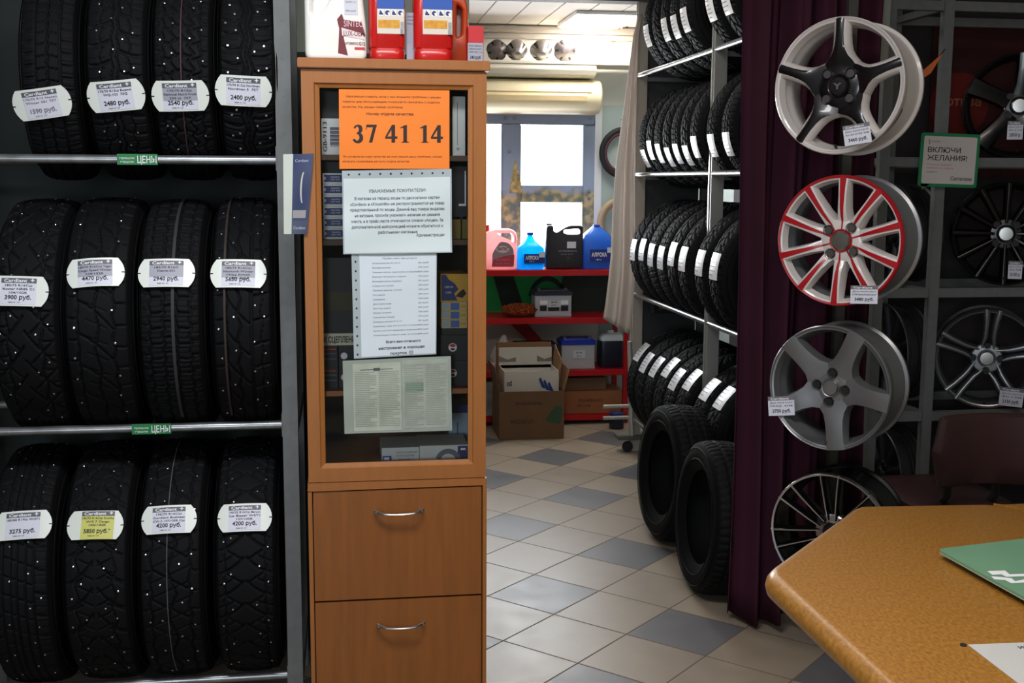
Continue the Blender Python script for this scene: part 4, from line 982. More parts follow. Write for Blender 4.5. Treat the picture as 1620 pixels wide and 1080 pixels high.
def water_bottle(px0, px1, Y, hpx, label, m, neck):
    a, c_ = at(px0, 400, Y).x, at(px1, 400, Y).x; w = c_-a; H = at((px0+px1)/2, hpx, Y).z-SZ; d = w*.8
    t = thing('washer_bottle', label, 'bottle', ((a+c_)/2, Y+d/2, SZ), group='blue washer fluid bottles')
    k = w/2
    pr = [(0, .006, .006), (.012, 0, 0), (.3*H, 0, 0), (.5*H, .0, 0), (.58*H, .004, .004), (.68*H, .18*w, .16*w), (.76*H, .30*w, .24*w), (.84*H, .37*w, .3*w), (.9*H, .40*w, .33*w), (.94*H, .41*w, .335*w)]
    if neck: pr = [(0, .006, .006), (.012, 0, 0), (.62*H, 0, 0), (.66*H, .004, .004), (.78*H, .10*w, .1*w), (.9*H, .28*w, .25*w), (.95*H, .34*w, .3*w)]
    bottle(t, 'body', m, a, c_, Y, Y+d, [(SZ+z, i, j) for z, i, j in pr], .03)
    MB(t.location).lathe([(.022, SZ+.92*H), (.023, SZ+.935*H), (.023, SZ+H), (0, SZ+H)], 20, ((a+c_)/2, Y+d/2, 0), ax='Z').build('cap', K('blue cap', (26, 60, 170), .35), t)
    z0 = SZ+H*.17; z1 = SZ+H*.42 if not neck else SZ+H*.45
    MB(t.location).box((a+w*.22, Y-.0015, z0), (c_+.001, Y+.02, z1)).build('label', NAVYL, t, bevel=.0005)
    b = MB(t.location); b.text('АЛЯСКА', a+w*.52, (z0+z1)/2-.006, .024, lambda x, z: (x, Y-.003, z), w=w*.5, bold=.03); b.text('-30°C', a+w*.5, z0+.008, .009, lambda x, z: (x, Y-.003, z), w=w*.2); b.build('lettering', WINK, t, smooth=None)
    MB(t.location).box((a+w*.78, Y-.0028, z1-.022), (a+w*1.0, Y-.001, z1+.012)).build('price_sticker', K('sticker white', (206, 208, 220), .5), t, smooth=None)
water_bottle(820, 862, YS+.05, 368, 'bright cyan washer bottle with small neck on the top red shelf', sheer('cyan liquid', (30, 190, 245), .75, .2), False)
water_bottle(923, 971, YS+.05, 356, 'big blue washer bottle beside the black jug on the red shelf', sheer('blue liquid', (54, 118, 204), .4, .2), True)
t = jug('jug', 'black oil jug with a see-through handle on the top red shelf', 'jug', 865, 924, SZ, YS+.06, at(895, 356, YS+.1).z-SZ, .11, K('black plastic', (26, 24, 32), .35),
        [(0, 0), (1, 0), (1, .96), (.92, 1), (.62, 1), (.46, .93), (.3, .84), (.2, .86), (.2, 1), (.03, 1), (0, .9)], [(.48, .9), (.9, .93), (.92, .8), (.62, .79), (.46, .83)], .11, K('black cap', (18, 18, 20), .4), bevel=.009, cap_h=.012)
x0, y0, z0, x1, y1, z1 = t['_d']; w, h = x1-x0, z1
MB().box((x0+w*.56, y0-.0012, h*.48), (x0+w*.8, y0+.001, h*.63)).build('price_sticker', K('sticker white', (206, 208, 220), .5), t, smooth=None)
b = MB(); b.text('HIGH PERFORMANCE OIL', x0+w*.58, h*.4, .009, lambda x, z: (x, y0-.002, z), w=w*.5, bold=.01); b.text('5W-30  SL/CF', x0+w*.56, h*.33, .008, lambda x, z: (x, y0-.002, z), w=w*.34); b.text('4 л', x0+w*.6, h*.25, .008, lambda x, z: (x, y0-.002, z)); b.build('lettering', K('grey lettering', (150, 150, 156), .5), t, smooth=None)
# second shelf: a car battery and a fleecy wash mitt
def battery(px0, px1, pyt, Y, shelf_z, label, body_m, lid_m, tp, name_txt):
    a, c_ = at(px0, 480, Y).x, at(px1, 480, Y).x; w = c_-a; H = at((px0+px1)/2, pyt, Y).z-shelf_z; D = .17
    t = thing('car_battery', label, 'battery', ((a+c_)/2, Y+D/2, shelf_z), group='car batteries on the red shelves'); o = t.location; z = shelf_z
    MB(o).loft([ring_rr(a+i, c_-i, Y+i, Y+D-i, z+q, .006) for q, i in ((0, .002), (.012, 0), (.014, .003), (H*.78, .003), (H*.78, .001), (H*.8, .001))]).build('case', body_m, t, smooth=40)
    l = MB(o); l.loft([ring_rr(a+i, c_-i, Y+i, Y+D-i, z+q, .008) for q, i in ((H*.8, -.003), (H*.93, -.003), (H*.95, .004), (H*.95, .012), (H, .016), (H, .02))])
    l.build('lid', lid_m, t, bevel=.001)
    b = MB(o)
    for u in (.14, .86): b.lathe([(.012, z+H*.9), (.012, z+H*1.05), (.009, z+H*1.06), (0, z+H*1.06)], 14, (a+w*u, Y+.05, 0), ax='Z')
    b.build('terminal', K('lead grey', (110, 110, 116), .5, .6), t)
    if tp:
        MB(o).box((a+w*.14, Y-.0005, z+H*.46), (c_-w*.1, Y+.004, z+H*.62)).build('label', WINK, t, smooth=None)
        for u0, u1 in ((.14, .32), (.36, .66), (.7, .9)): MB(o).box((a+w*u0, Y-.0006, z+H*.22), (a+w*u1, Y+.004, z+H*.42)).build('black_panel', INK, t, smooth=None)
    MB(o).box((a+w*.34, Y-.0016, z+H*.36), (a+w*.7, Y+.004, z+H*.62), R=None).build('price_sticker', K('sticker pale', (200, 206, 214), .5), t, smooth=None)
    b = MB(o); f = lambda x, zz: (x, Y-.0024, zz); b.text(name_txt[1], a+w*.52, z+H*.52, .012, f, bold=.02); b.text('2800 р', a+w*.52, z+H*.41, .01, f); b.build('lettering', INK, t, smooth=None)
battery(846, 905, 459, YS+.07, SHZ[1]+.0003, 'grey car battery with a dark slate lid on the second red shelf', K('battery grey', (176, 180, 190), .45), K('battery slate', (36, 42, 62), .4), True, ('TITAN', '60 Ah'))
battery(889, 943, 536, YS+.05, SHZ[2]+.0003, 'pale car battery with a blue lid on the third red shelf', K('battery pale', (176, 176, 180), .45), K('battery blue', (28, 52, 170), .35), False, ('АКОМ', '55 Ah'))
# mitt: bunch of chenille fingers, one woolly mass
p = at(822, 497, YS+.08); zs = SHZ[1]
t = thing('wash_mitt', 'orange brown fleecy wash mitt lying left of the grey battery', 'mitt', (p.x, YS+.1, zs)); o = t.location; rnd = random.Random(3)
x0, x1 = at(796, 497, YS+.08).x, at(849, 497, YS+.08).x
b = MB(o); n = 14
b.loft([[(x0+(x1-x0)*(i/n), YS+.1+.06*math.sqrt(max(.03, 1-(2*i/n-1)**2))*math.cos(a), zs+.036+.032*math.sqrt(max(.03, 1-(2*i/n-1)**2))*math.sin(a)) for a in np.linspace(0, 2*PI, 12, endpoint=False)] for i in range(n+1)])
for k in range(260):
    u = rnd.random(); a = rnd.uniform(-.3, PI+.3); e = math.sqrt(max(.05, 1-(2*u-1)**2)); c0 = Vector((x0+(x1-x0)*u, YS+.1-.06*e*math.cos(a), zs+.036+.032*e*math.sin(a))); d = Vector((rnd.uniform(-.6, .6), -math.cos(a), math.sin(a)+.2))
    q = c0+d*.018; q.z = max(q.z, zs+.006); b.tube([c0, c0+(q-c0)*.6+Vector((0, 0, .002)), q], [.006, .0065, .003], 6)
b.build('fleece', K('orange chenille', (150, 70, 28), .9, vary=.4, vscale=30), t, smooth=60)
MB(o).box((at(848, 500, YS+.03).x, YS+.02, zs+.0003), (at(912, 500, YS+.03).x, YS+.05, zs+.004)).build('price_strip', WINK, t, smooth=None) if False else None
# third shelf: dark bottle with white cap and a bag
Y = YS+.08; zs = SHZ[2]+.0003; a, c_ = at(950, 550, Y).x, at(988, 550, Y).x; H = at(969, 524, Y).z-zs
t = thing('oil_jug', 'dark blue jug with a white screw top at the right of the third red shelf', 'jug', ((a+c_)/2, Y+.07, zs))
bottle(t, 'body', K('dark blue plastic', (26, 36, 54), .35), a, c_, Y, Y+.14, [(zs, .006, .006), (zs+.01, 0, 0), (zs+H*.68, 0, 0), (zs+H*.74, .004, .004)], .03)
bottle(t, 'shoulder', K('jug white', (214, 222, 228), .4), a+.002, c_-.002, Y+.002, Y+.138, [(zs+H*.735, 0, 0), (zs+H*.86, .002, .002), (zs+H*.92, .02, .02), (zs+H*.93, .04, .04)], .03)
MB(t.location).lathe([(.02, zs+H*.92), (.022, zs+H*.93), (.022, zs+H), (0, zs+H)], 18, ((a+c_)/2, Y+.07, 0), ax='Z').build('cap', K('jug white', (214, 222, 228), .4), t)
# crumpled bag
Y = YS-.02; p0, p1 = at(779, 560, Y), at(812, 560, Y)
zs = SHZ[2]+.0003; zt_ = at(800, 534, Y).z
b = MB((0, 0, 0)); rnd = random.Random(11); rings = []
for j in range(9):
    v = j/8; sc = [.8, 1, 1.02, 1, .95, .85, .6, .36, .2][j]; xc, yc = (p0.x+p1.x)/2, Y+.1; w_ = (p1.x-p0.x)/2
    rings.append([(xc+.02*v+w_*sc*math.cos(a)*(1+rnd.uniform(-.14, .14)), yc+.07*sc*math.sin(a)*(1+rnd.uniform(-.14, .14)), zs+(zt_-zs)*v+rnd.uniform(-.008, .008)*(0 < j)) for a in np.linspace(0, 2*PI, 18, endpoint=False)])
b.loft(rings); bag = b.build('plastic_bag', sheer('bag plastic', (226, 216, 210), .3, .35), None, smooth=25)
tag(bag, 'crumpled white plastic bag on the third red shelf, left of the blue-lidded battery', 'bag')
Y = YS+.05
t = carton('carton', 'dark flat carton with blue flap on the third red shelf, behind the open box', 'box', ((at(818, 545, Y).x, Y, SHZ[2]+.0003), (at(882, 545, Y).x, Y+.2, at(850, 545, Y).z)), DBOX)
front(t, 'blue_flap', .0, .86, 1, 1, K('dark blue flap', (36, 48, 90), .5))
# boxes on the bottom shelf
KRAFT = K('kraft cardboard', (140, 100, 66), .75, vary=.08, vscale=10); KRAFT2 = K('kraft dark', (112, 82, 58), .8, vary=.08, vscale=8); KRED = K('reddish cardboard', (150, 92, 54), .7, vary=.06, vscale=8)
Y = YS+.03
t = carton('cardboard_box', 'long reddish cardboard box with dark lettering on the lowest red shelf', 'box', ((at(884, 640, Y).x, Y, SHZ[3]+.0003), (RSX1-.035, Y+.24, at(950, 618, Y).z)), KRED, bevel=.002)
ftext(t, [('ПАЗ-НИВА-УАЗ', .5, .52, .13, .38, 'C', .02), ('ВАЗ 2108', .4, .3, .12, .2, 'C', .02)], K('carton ink', (84, 44, 26), .6))
t0 = t['_d']
carton('cardboard_box', 'darker flat cardboard box lying on the long reddish box', 'box', ((t0[0]+.01, Y+.03, t0[5]+.0003), (t0[3]-.1, Y+.23, t0[5]+.085)), KRAFT2, bevel=.002)
t = carton('carton', 'pale box and papers at the left end of the lowest red shelf', 'box', ((.74, Y, SHZ[3]+.0003), (at(783, 640, Y).x, Y+.2, at(775, 604, Y).z)), K('pale grey box', (150, 146, 146), .6, vary=.3, vscale=20))
# open cardboard boxes on the floor
def open_box(name, label, x0, x1, y0, y1, h, m, th=.005, flaps=()):
    t = thing(name, label, 'box', ((x0+x1)/2, (y0+y1)/2, 0)); o = t.location
    b = MB(o); rings = [[(a, c, z) for a, c in ((X0, Y0), (X1, Y0), (X1, Y1), (X0, Y1))] for X0, X1, Y0, Y1, z in ((x0, x1, y0, y1, .001), (x0, x1, y0, y1, h), (x0+th, x1-th, y0+th, y1-th, h), (x0+th, x1-th, y0+th, y1-th, .006))]
    b.loft(rings); b.build('body', m, t, smooth=None)
    for side, ang, L_, mm in flaps:
        c, s = math.cos(ang)*L_, math.sin(ang)*L_
        if side == 'L': P4 = [(x0, y0, h), (x0, y1, h), (x0-s, y1, h+c), (x0-s, y0, h+c)]; off = Vector((.004, 0, 0))
        if side == 'R': P4 = [(x1, y0, h), (x1, y1, h), (x1+s, y1, h+c), (x1+s, y0, h+c)]; off = Vector((-.004, 0, 0))
        if side == 'F': P4 = [(x0, y0, h), (x1, y0, h), (x1, y0-s, h+c), (x0, y0-s, h+c)]; off = Vector((0, .004, 0))
        if side == 'B': P4 = [(x0, y1, h), (x1, y1, h), (x1, y1+s, h+c), (x0, y1+s, h+c)]; off = Vector((0, -.004, 0))
        P8 = [Vector(q) for q in P4]; MB(o).loft([P8, [q+off for q in P8]]).build('flap', mm, t, smooth=None)
    return t
bx0, bx1 = at(790, 690, 6.96).x, at(892, 690, 6.96).x; hb = at(840, 619, 6.96).z
WCARD = K('white carton board', (206, 200, 190), .6)
t = open_box('cardboard_box', 'open brown cardboard box standing on the tiles before the red shelf', bx0, bx1, 6.96, 7.3, hb, KRAFT2, flaps=(('R', .25, .14, KRAFT), ('L', .2, .16, KRAFT2)))
b = MB(t.location); f = lambda x, z: (x, 6.9585, z); xm = (bx0+bx1)/2
b.text('АВТОМОБИЛЬНОЕ', xm-.02, hb*.72, .018, f, w=.17, bold=.02); b.text('МАСЛО 5Л', xm-.06, hb*.34, .024, f, w=.14, bold=.02); b.build('lettering', K('carton ink dark', (64, 46, 34), .7), t, smooth=None)
MB(t.location).prism(fillet([(bx1-.12, hb*.38), (bx1-.02, hb*.3), (bx1-.01, hb*.66), (bx1-.05, hb*.7), (bx1-.09, hb*.55)], .02), 6.9588, 6.961).build('green_print', K('carton green', (54, 84, 58), .7), t, smooth=None)
# white lined carton standing inside it
ix0, ix1 = at(798, 600, 7.0).x, at(884, 600, 7.0).x; hi = at(840, 587, 7.0).z
t = thing('carton', 'white-lined oil carton with an open lid, standing inside the brown box', 'box', ((ix0+ix1)/2, 7.1, .008)); o = t.location
rings = [[(a, c, z) for a, c in ((X0, Y0), (X1, Y0), (X1, Y1), (X0, Y1))] for X0, X1, Y0, Y1, z in ((ix0, ix1, 7.0, 7.26, .008), (ix0, ix1, 7.0, 7.26, hi), (ix0+.004, ix1-.004, 7.004, 7.256, hi), (ix0+.004, ix1-.004, 7.004, 7.256, .03))]
MB(o).loft(rings).build('body', WCARD, t, smooth=None)
hl = at(840, 549, 7.26).z
MB(o).box((ix0, 7.256, hi-.02), (ix1, 7.262, hl)).build('lid', WCARD, t, smooth=None)
MB(o).loft([[(ix1, 7.0, hi-.06), (ix1+.004, 7.0, hi-.06), (ix1+.004, 7.26, hi-.06), (ix1, 7.26, hi-.06)], [(ix1+.02, 7.02, hi+.06), (ix1+.024, 7.02, hi+.06), (ix1+.024, 7.26, hl+.02), (ix1+.02, 7.26, hl+.02)]]).build('side_flap', KRAFT, t, smooth=None)
b = MB(o)
for u0, u1 in ((.0, .32), (.72, 1)):
    b.prism([(ix0+(ix1-ix0)*u0, hi+.02), (ix0+(ix1-ix0)*u1, hi+.02), (ix0+(ix1-ix0)*u1, hi+.05), (ix0+(ix1-ix0)*(u0+u1)/2, hi+.035), (ix0+(ix1-ix0)*u0, hi+.06)], 7.2545, 7.2565)
b.build('lid_print', K('carton grey print', (130, 122, 112), .7), t, smooth=None)
b = MB(o); b.text('5L', 0, 0, .03, lambda x, z: (ix0+.045-z, 6.9985, hi-.075+x), w=.036, bold=.03); b.build('lettering', INK, t, smooth=None)
b = MB(o)
for k in range(3):
    p0 = (ix0+.215+.028*k, hi-.05-.015*k); b.prism(fillet([(p0[0], p0[1]), (p0[0]+.012, p0[1]+.012), (p0[0]+.045, p0[1]-.06), (p0[0]+.02, p0[1]-.055)], .008), 6.9985, 7.0005)
b.build('splash_print', K('splash blue', (36, 60, 130), .5), t, smooth=None)
Y = 7.2
# taller brown carton behind it
b0, b1 = at(786, 560, 7.31).x, at(874, 560, 7.31).x
t = open_box('cardboard_box', 'taller brown cardboard box tucked behind the white-lined carton', b0, b1-.01, 7.305, 7.352, at(830, 542, 7.31).z, KRAFT, flaps=())
# small blue and white jar by the rack foot
p = fl(975, 677)
t = thing('spray_can', 'small blue and dark can lying on the floor by the rack foot', 'can', (p.x, p.y, 0)); 
MB().lathe([(.0, .0), (.046, .0), (.048, .004), (.048, .06), (.044, .062)], 28, (0, 0, 0), ax='Z').build('lower_body', K('can dark', (22, 26, 44), .35), t)
MB().lathe([(.044, .06), (.048, .064), (.048, .104), (.03, .108), (0, .108)], 28, (0, 0, 0), ax='Z').build('upper_body', K('can blue', (40, 60, 120), .35), t)
# ------------------------------------------------------------------ above the window
AYF = 7.5
ax0, ax1 = .7, at(955, 150, AYF).x; az1, az0 = at(860, 124, AYF).z, at(860, 178, AYF).z
ac = thing('air_conditioner', 'long cream wall air conditioner above the window', 'air conditioner', ((ax0+ax1)/2, AYF+.14, az0)); o = ac.location
AH = az1-az0
prof = [(AYF+.27, 0), (AYF+.08, .0), (AYF+.02, .16*AH), (AYF, .34*AH), (AYF-.01, .5*AH), (AYF, .75*AH), (AYF+.03, .93*AH), (AYF+.07, AH), (AYF+.27, AH)]
IVORY = K('ivory plastic', (228, 214, 178), .4)
MB(o).loft([[(x, y, az0+z) for y, z in prof] for x in (ax0, ax1-.05)]+[[(ax1-.012, y+.006, az0+z*.98+.002) for y, z in prof], [(ax1, y+.03, az0+z*.9+.01) for y, z in prof]]).build('body', IVORY, ac, smooth=50)
MB(o).loft([[(x, AYF-.012, az0+.36*AH), (x, AYF-.018, az0+.5*AH), (x, AYF-.012, az0+.58*AH), (x, AYF+.0, az0+.5*AH)] for x in (ax0+.02, ax1-.11)]).build('louver', K('louver ivory', (232, 208, 160), .4), ac, smooth=30)
MB(o).box((ax0+.02, AYF-.011, az0+.6*AH), (ax1-.08, AYF-.001, az0+.615*AH)).build('louver_shadow', K('louver shadow line', (170, 146, 104), .5), ac, smooth=None)  # shadow line at the louver painted as a darker strip
MB(o).lathe([(0, -.004), (.006, -.003), (.007, .003)], 14, (ax1-.06, AYF-.004, az0+.52*AH)).build('sensor', BLACKM, ac)
# ledge with wheel covers
lz = at(860, 97, 7.5).z
lb = MB().box((.5, 7.46, lz-.02), (2.28, YE-.02, lz)); pr = [(7.47, lz-.02), (7.46, lz-.05), (7.48, lz-.085), (7.54, lz-.098), (YE-.02, lz-.098), (YE-.02, lz-.02)]
lb.loft([[(x, y, z) for y, z in pr] for x in (.5, at(942, 110, 7.5).x)])
led = lb.build('ledge', K('ledge cream', (222, 214, 196), .5), bevel=.003); tag(led, 'cream ledge with rounded front above the air conditioner', 'shelf')
HUBM = K('hubcap silver', (170, 166, 162), .3, .85); HUBD = K('hubcap grey', (120, 112, 112), .4, .7)
def hubcap(px, py, rpx, label, m, lobes, tilt, Y=7.53, dome=.035):
    p = at(px, py, Y); R = rpx*Y/1870*1.0
    t = thing('hubcap', label, 'hubcap', (p.x, Y+.02, lz+R), (tilt, 0, 0), group='wheel centre caps on the ledge')
    b = MB(); n = 60; rings = []
    for r, h in ((.18, dome), (.42, dome*.95), (.55, dome*.75), (.8, dome*.4), (.96, .008), (1, 0), (1, -.012), (.9, -.012)):
        rings.append([(R*r*(1-(.10 if r > .5 else 0)*(.5+.5*math.cos(lobes*(a-PI/2)+PI))**3)*math.cos(a), -h, R*r*(1-(.10 if r > .5 else 0)*(.5+.5*math.cos(lobes*(a-PI/2)+PI))**3)*math.sin(a)) for a in np.linspace(0, 2*PI, n, endpoint=False)])
    b.loft(rings); b.build('shell', m, t, smooth=50)
    for k in range(lobes):
        a = PI/2+2*PI*(k+.5)/lobes; e = Vector((math.cos(a), 0, math.sin(a))); sd = Vector((-math.sin(a), 0, math.cos(a)))
        A, B = e*R*.62+Vector((0, -dome*.62-.002, 0)), e*R*.93+Vector((0, -.004, 0))
        MB().loft([[A+sd*R*.07, A-sd*R*.07, A-sd*R*.07+Vector((0, .012, 0)), A+sd*R*.07+Vector((0, .012, 0))], [B+sd*R*.15, B-sd*R*.15, B-sd*R*.15+Vector((0, .01, 0)), B+sd*R*.15+Vector((0, .01, 0))]]).build('slot', BLACKM, t, bevel=.002)
    MB().lathe([(0, -.006), (R*.3, -.004), (R*.36, 0), (R*.36, .01)], 28, (0, -dome*.97, 0)).build('badge', m, t)
hubcap(787, 82, 17, 'brownish grey wheel centre cap at the left end of the ledge', HUBD, 5, .1)
hubcap(818, 82, 17.5, 'shiny domed wheel centre cap, second from the left on the ledge', HUBM, 4, .5, dome=.07)
hubcap(857, 82, 18, 'shiny domed wheel centre cap, third from the left on the ledge', HUBM, 4, .5, dome=.07)
hubcap(895, 76, 18.5, 'biggest round wheel centre cap with a badge at the right of the ledge', HUBD, 6, .05)
MB().build
pl = MB().box((at(879, 95, 7.49).x, 7.47, lz), (at(917, 95, 7.49).x, 7.52, lz+.0)); 
# ceiling light panel of the store
q = [fl(912, 18, 2.6), fl(1012, 18, 2.6), fl(1002, 42, 2.6), fl(880, 42, 2.6)]
lt = thing('ceiling_light', 'bright white square light panel in the back room ceiling', 'lamp', (1.62, 7.33, 2.6)); o = lt.location
lx0, lx1, ly0, ly1 = q[0].x+.0, q[1].x+.03, q[0].y, q[3].y-.08
MB(o).box((lx0, ly0, 2.585), (lx1, ly1, 2.606)).build('housing', WHITEP, lt, bevel=.002)
MB(o).box((lx0+.015, ly0+.015, 2.580), (lx1-.015, ly1-.015, 2.5845)).build('diffuser', lamp('light diffuser', (255, 250, 244), 15), lt, smooth=None)
p = at(983, 50, 7.2)
MB(o).tube([(p.x, 7.2, 2.585), (p.x, 7.2, 2.53)], .006, 8).build('pull_stub', WHITEP, lt)
# small card and steering wheel covers on the wall
p = at(970, 77, YE-.004); cdm = MB().box((p.x-.012, YE-.006, p.z-.045), (p.x+.012, YE-.001, p.z+.045)).build('wall_label', K('tan card', (196, 160, 130), .6), smooth=None)
tag(cdm, 'narrow tan card stuck on the wall right of the wheel caps', 'card')
def torus(c, R, r, n=48, k=12, ry=0):
    rings = []
    for i in range(n):
        a = 2*PI*i/n; rings.append([(c[0]+(R+r*math.cos(b))*math.cos(a), c[1]+r*math.sin(b)*.8, c[2]+(R+r*math.cos(b))*math.sin(a)) for b in np.linspace(0, 2*PI, k, endpoint=False)])
    return rings+[rings[0]]
for px, py, m, in_, lab in ((988, 242, BLACKM, K('wine red lining', (84, 36, 56), .6), 'black steering wheel cover with wine red lining, hung half behind the white curtain'), (984, 352, K('beige leather', (186, 162, 128), .6), K('beige dark', (150, 120, 92), .6), 'beige steering wheel cover hung low behind the white curtain')):
    p = at(px, py, YE-.06); t = thing('steering_cover', lab, 'wheel cover', (p.x, YE-.06, p.z), group='steering wheel covers on the back wall')
    MB().loft(torus((0, 0, 0), .155, .02), cap=False).build('outer_ring', m, t); MB().loft(torus((0, .0, 0), .133, .012), cap=False).build('lining', in_, t)
    MB().tube([(0, .0, .17), (0, .05, .185)], .004, 8).build('hook', CHROME, t)
p = at(984, 200, YE-.03); hk = MB((p.x, YE-.03, p.z)).tube([(p.x, YE-.002, p.z+.05), (p.x, YE-.04, p.z+.05), (p.x, YE-.04, p.z-.02), (p.x, YE-.02, p.z-.04)], .006, 8).build('wall_hook', CHROME); hk.location = (p.x, YE-.03, p.z); tag(hk, 'bright metal hook on the back wall beside the white curtain', 'hook')

# ================================================================== tyre rack along the aisle
AX, AXB = 1.711, 2.11
PN, PF = 5.2, 6.6
ar = thing('tyre_rack', 'long steel tyre rack along the right of the aisle behind the purple curtain', 'rack', (1.9, 5.2, 0)); o = ar.location
POSTM = K('bright post', (172, 172, 168), .35, .5); CRPOST = K('cream post', (176, 168, 156), .5)
def apost(x, y, m, w=.05): 
    b = MB(o); b.box((x-.03, y-w/2, 0), (x+.03, y+w/2, ZC-.02)); b.box((x-.034, y-.006, .05), (x-.0299, y+.006, ZC-.05)); return b.build('post', m, ar, bevel=.003)
for y, m in ((PN, POSTM), (PF, CRPOST), (4.68, POSTM)):
    apost(AX, y, m); apost(AXB, y, GPAINT)
ARZ = (2.19, 1.632, .938, .20)
for z in ARZ:
    for x, m in ((AX-.018, PIPE), (AXB, PIPE)): MB(o).tube([(x, 4.66, z), (x, PF+.02, z)], .0135, 12).build('rail', m, ar)
    for y in (PN, PF): MB(o).box((AX, y-.01, z-.03), (AXB, y+.01, z-.008)).build('crossbar', GPAINT, ar, smooth=None)
MB(o).box((AX+.034, PF+.026, .25), (AXB-.034, PF+.034, ZC-.1)).build('end_panel', K('end panel grey', (60, 60, 62), .6), ar, smooth=None)
MB(o).box((AX-.11, PF-.06, .075), (AX+.1, PF+.06, .1)).build('foot_plate', K('foot grey', (96, 92, 84), .5), ar, bevel=.002)
for yy in (PF-.04,):
    MB(o).lathe([(0, -.012), (.03, -.012), (.032, -.006), (.032, .006), (.03, .012), (0, .012)], 20, (AX-.05, yy, .033)).build('caster', BLACKM, ar)
pp = MB(o).tube([(at(996, 540, 6.56).x, 6.56, at(996, 540, 6.56).z), (at(1000, 690, 6.56).x, 6.56, at(1000, 690, 6.56).z)], .014, 10).build('side_tube', K('pale tube', (176, 172, 166), .4, .3), ar)
for zz in (.2, .27):
    MB(o).tube([(1.52, PF+.0, zz), (AX, PF, zz)], .011, 10).build('low_bar', K('pale tube', (176, 172, 166), .4, .3), ar)

STICK = K('silver sticker', (236, 236, 240), .3)
KIND = [
 [rib(-.4, .006), rib(0, .005), rib(.4, .006), lat(.42, 1, 60, .005, .3, 0, 0, 1), lat(0, .4, 60, .004, .6, 0, .3, 1)],
 [lat(.1, 1, 36, .008, 1.3, -.6, 0, 2), rib(0, .006, .004, 36), rib(-.5, .004, .003, 36), rib(.5, .004, .003, 36)],
 [lat(0, 1, 30, .009, .8, .2, 0, 2), lat(.4, 1, 60, .004, .5, 0, .2, 1), rib(-.3, .006, .006, 30), rib(.3, .006, .006, 30)],
]
aproto = []; rj = random.Random(5); jit = [0]
def atyre(kind, R, Wd, loc, phi, label, stick=True, flip=0):
    """tyre whose axis runs along the aisle"""
    key = (kind, R, Wd, phi, stick)
    for k, r in aproto:
        if k == key:
            return dup(r, loc, (jit[0], 0, -PI/2), label, 'tyres on the aisle rack')
    root = thing('tyre', label, 'tyre', loc, (jit[0], 0, -PI/2), 'tyres on the aisle rack')
    tyre_parts(root, R, Wd, R-.115, KIND[kind], None, (-1.1, 1.6), nu=230, nv=26)
    if stick:
        b = MB(); rr = R+.0012; rnd = random.Random(int(phi*100)+kind)
        rings = []
        for j in range(9):
            a = phi-.19+.38*j/8
            rings.append([(x, -(rr-.009*(abs(x)/(Wd*.43))**3)*math.cos(a), (rr-.009*(abs(x)/(Wd*.43))**3)*math.sin(a)) for x in np.linspace(-Wd*.34, Wd*.30, 7)])
        b.loft(rings, cap=False, close=False); st = b.build('tread_sticker', STICK, root); st['label'] = 'silvery white paper sticker'
        b = MB()
        for q in range(5):
            a = phi-.13+.06*q
            vs = [(x, -(rr+.0009)*math.cos(a+d), (rr+.0009)*math.sin(a+d)) for x in (-Wd*.26, Wd*(.02+.05*((q*3) % 4))) for d in (0, .009)]
            b.add(vs, [(0, 1, 3, 2)])
        b.build('sticker_print', INKG, st)
    aproto.append((key, root)); return root
cxa = (AX-.018+AXB)/2
ordn = ['nearest the white curtain', 'second from the white curtain', 'third from the white curtain', 'fourth from the white curtain', 'fifth from the white curtain', 'sixth from the white curtain', 'last before the middle post']
ords = ['just past the middle post', 'second past the middle post', 'third past the middle post', 'fourth past the middle post']
rows = [(0, .30, .162, -.22, 'top shelf', 5, 2, (0, 2, 1, 0, 2, 1), 1), (1, .275, .152, -.36, 'second shelf', 7, 2, (0, 1, 0, 1, 0, 1, 2), 0), (2, .31, .178, .10, 'third shelf', 6, 2, (1, 2, 0, 0, 1, 2), 2), (3, .315, .18, .62, 'lowest shelf', 6, 2, (2, 1, 2, 1, 0, 2), 1)]
for r, R, Wd, ph, nm_, n1, n2, kinds, k2 in rows:
    half = (AXB-AX+.018)/2; zc_ = ARZ[r]+math.sqrt((R+.0135)**2-half**2)
    ya, pit = ((6.12, .17), (6.27, .16), (6.27, .19), (6.27, .19))[r]
    for i in range(n1):
        y = ya-pit*i
        word = ordn[i] if i < n1-1 else ordn[6]; jit[0] = rj.uniform(-.09, .09)
        atyre(kinds[i], R, Wd, (cxa, y, zc_), ph, f'black tyre on the {nm_} of the aisle rack, {word}', stick=not (r == 0 and i == 1))
    for i in range(n2):
        y = PN-.04-.21*(i+.5)
        atyre(k2 if i % 2 else 2, R, Wd, (cxa, y, zc_), ph, f'black tyre on the {nm_} of the aisle rack, {ords[i]}')
# dark box lying on the tie bars above the lowest tyres
t = carton('parts_case', 'dark case with an ochre strip under the third shelf of the aisle rack', 'case', ((AX+.06, 6.44, .84), (AX+.36, 6.56, .915)), K('dark case', (26, 26, 34), .5))
front(t, 'ochre_strip', .1, .3, .5, .7, K('ochre strip', (110, 92, 44), .5))

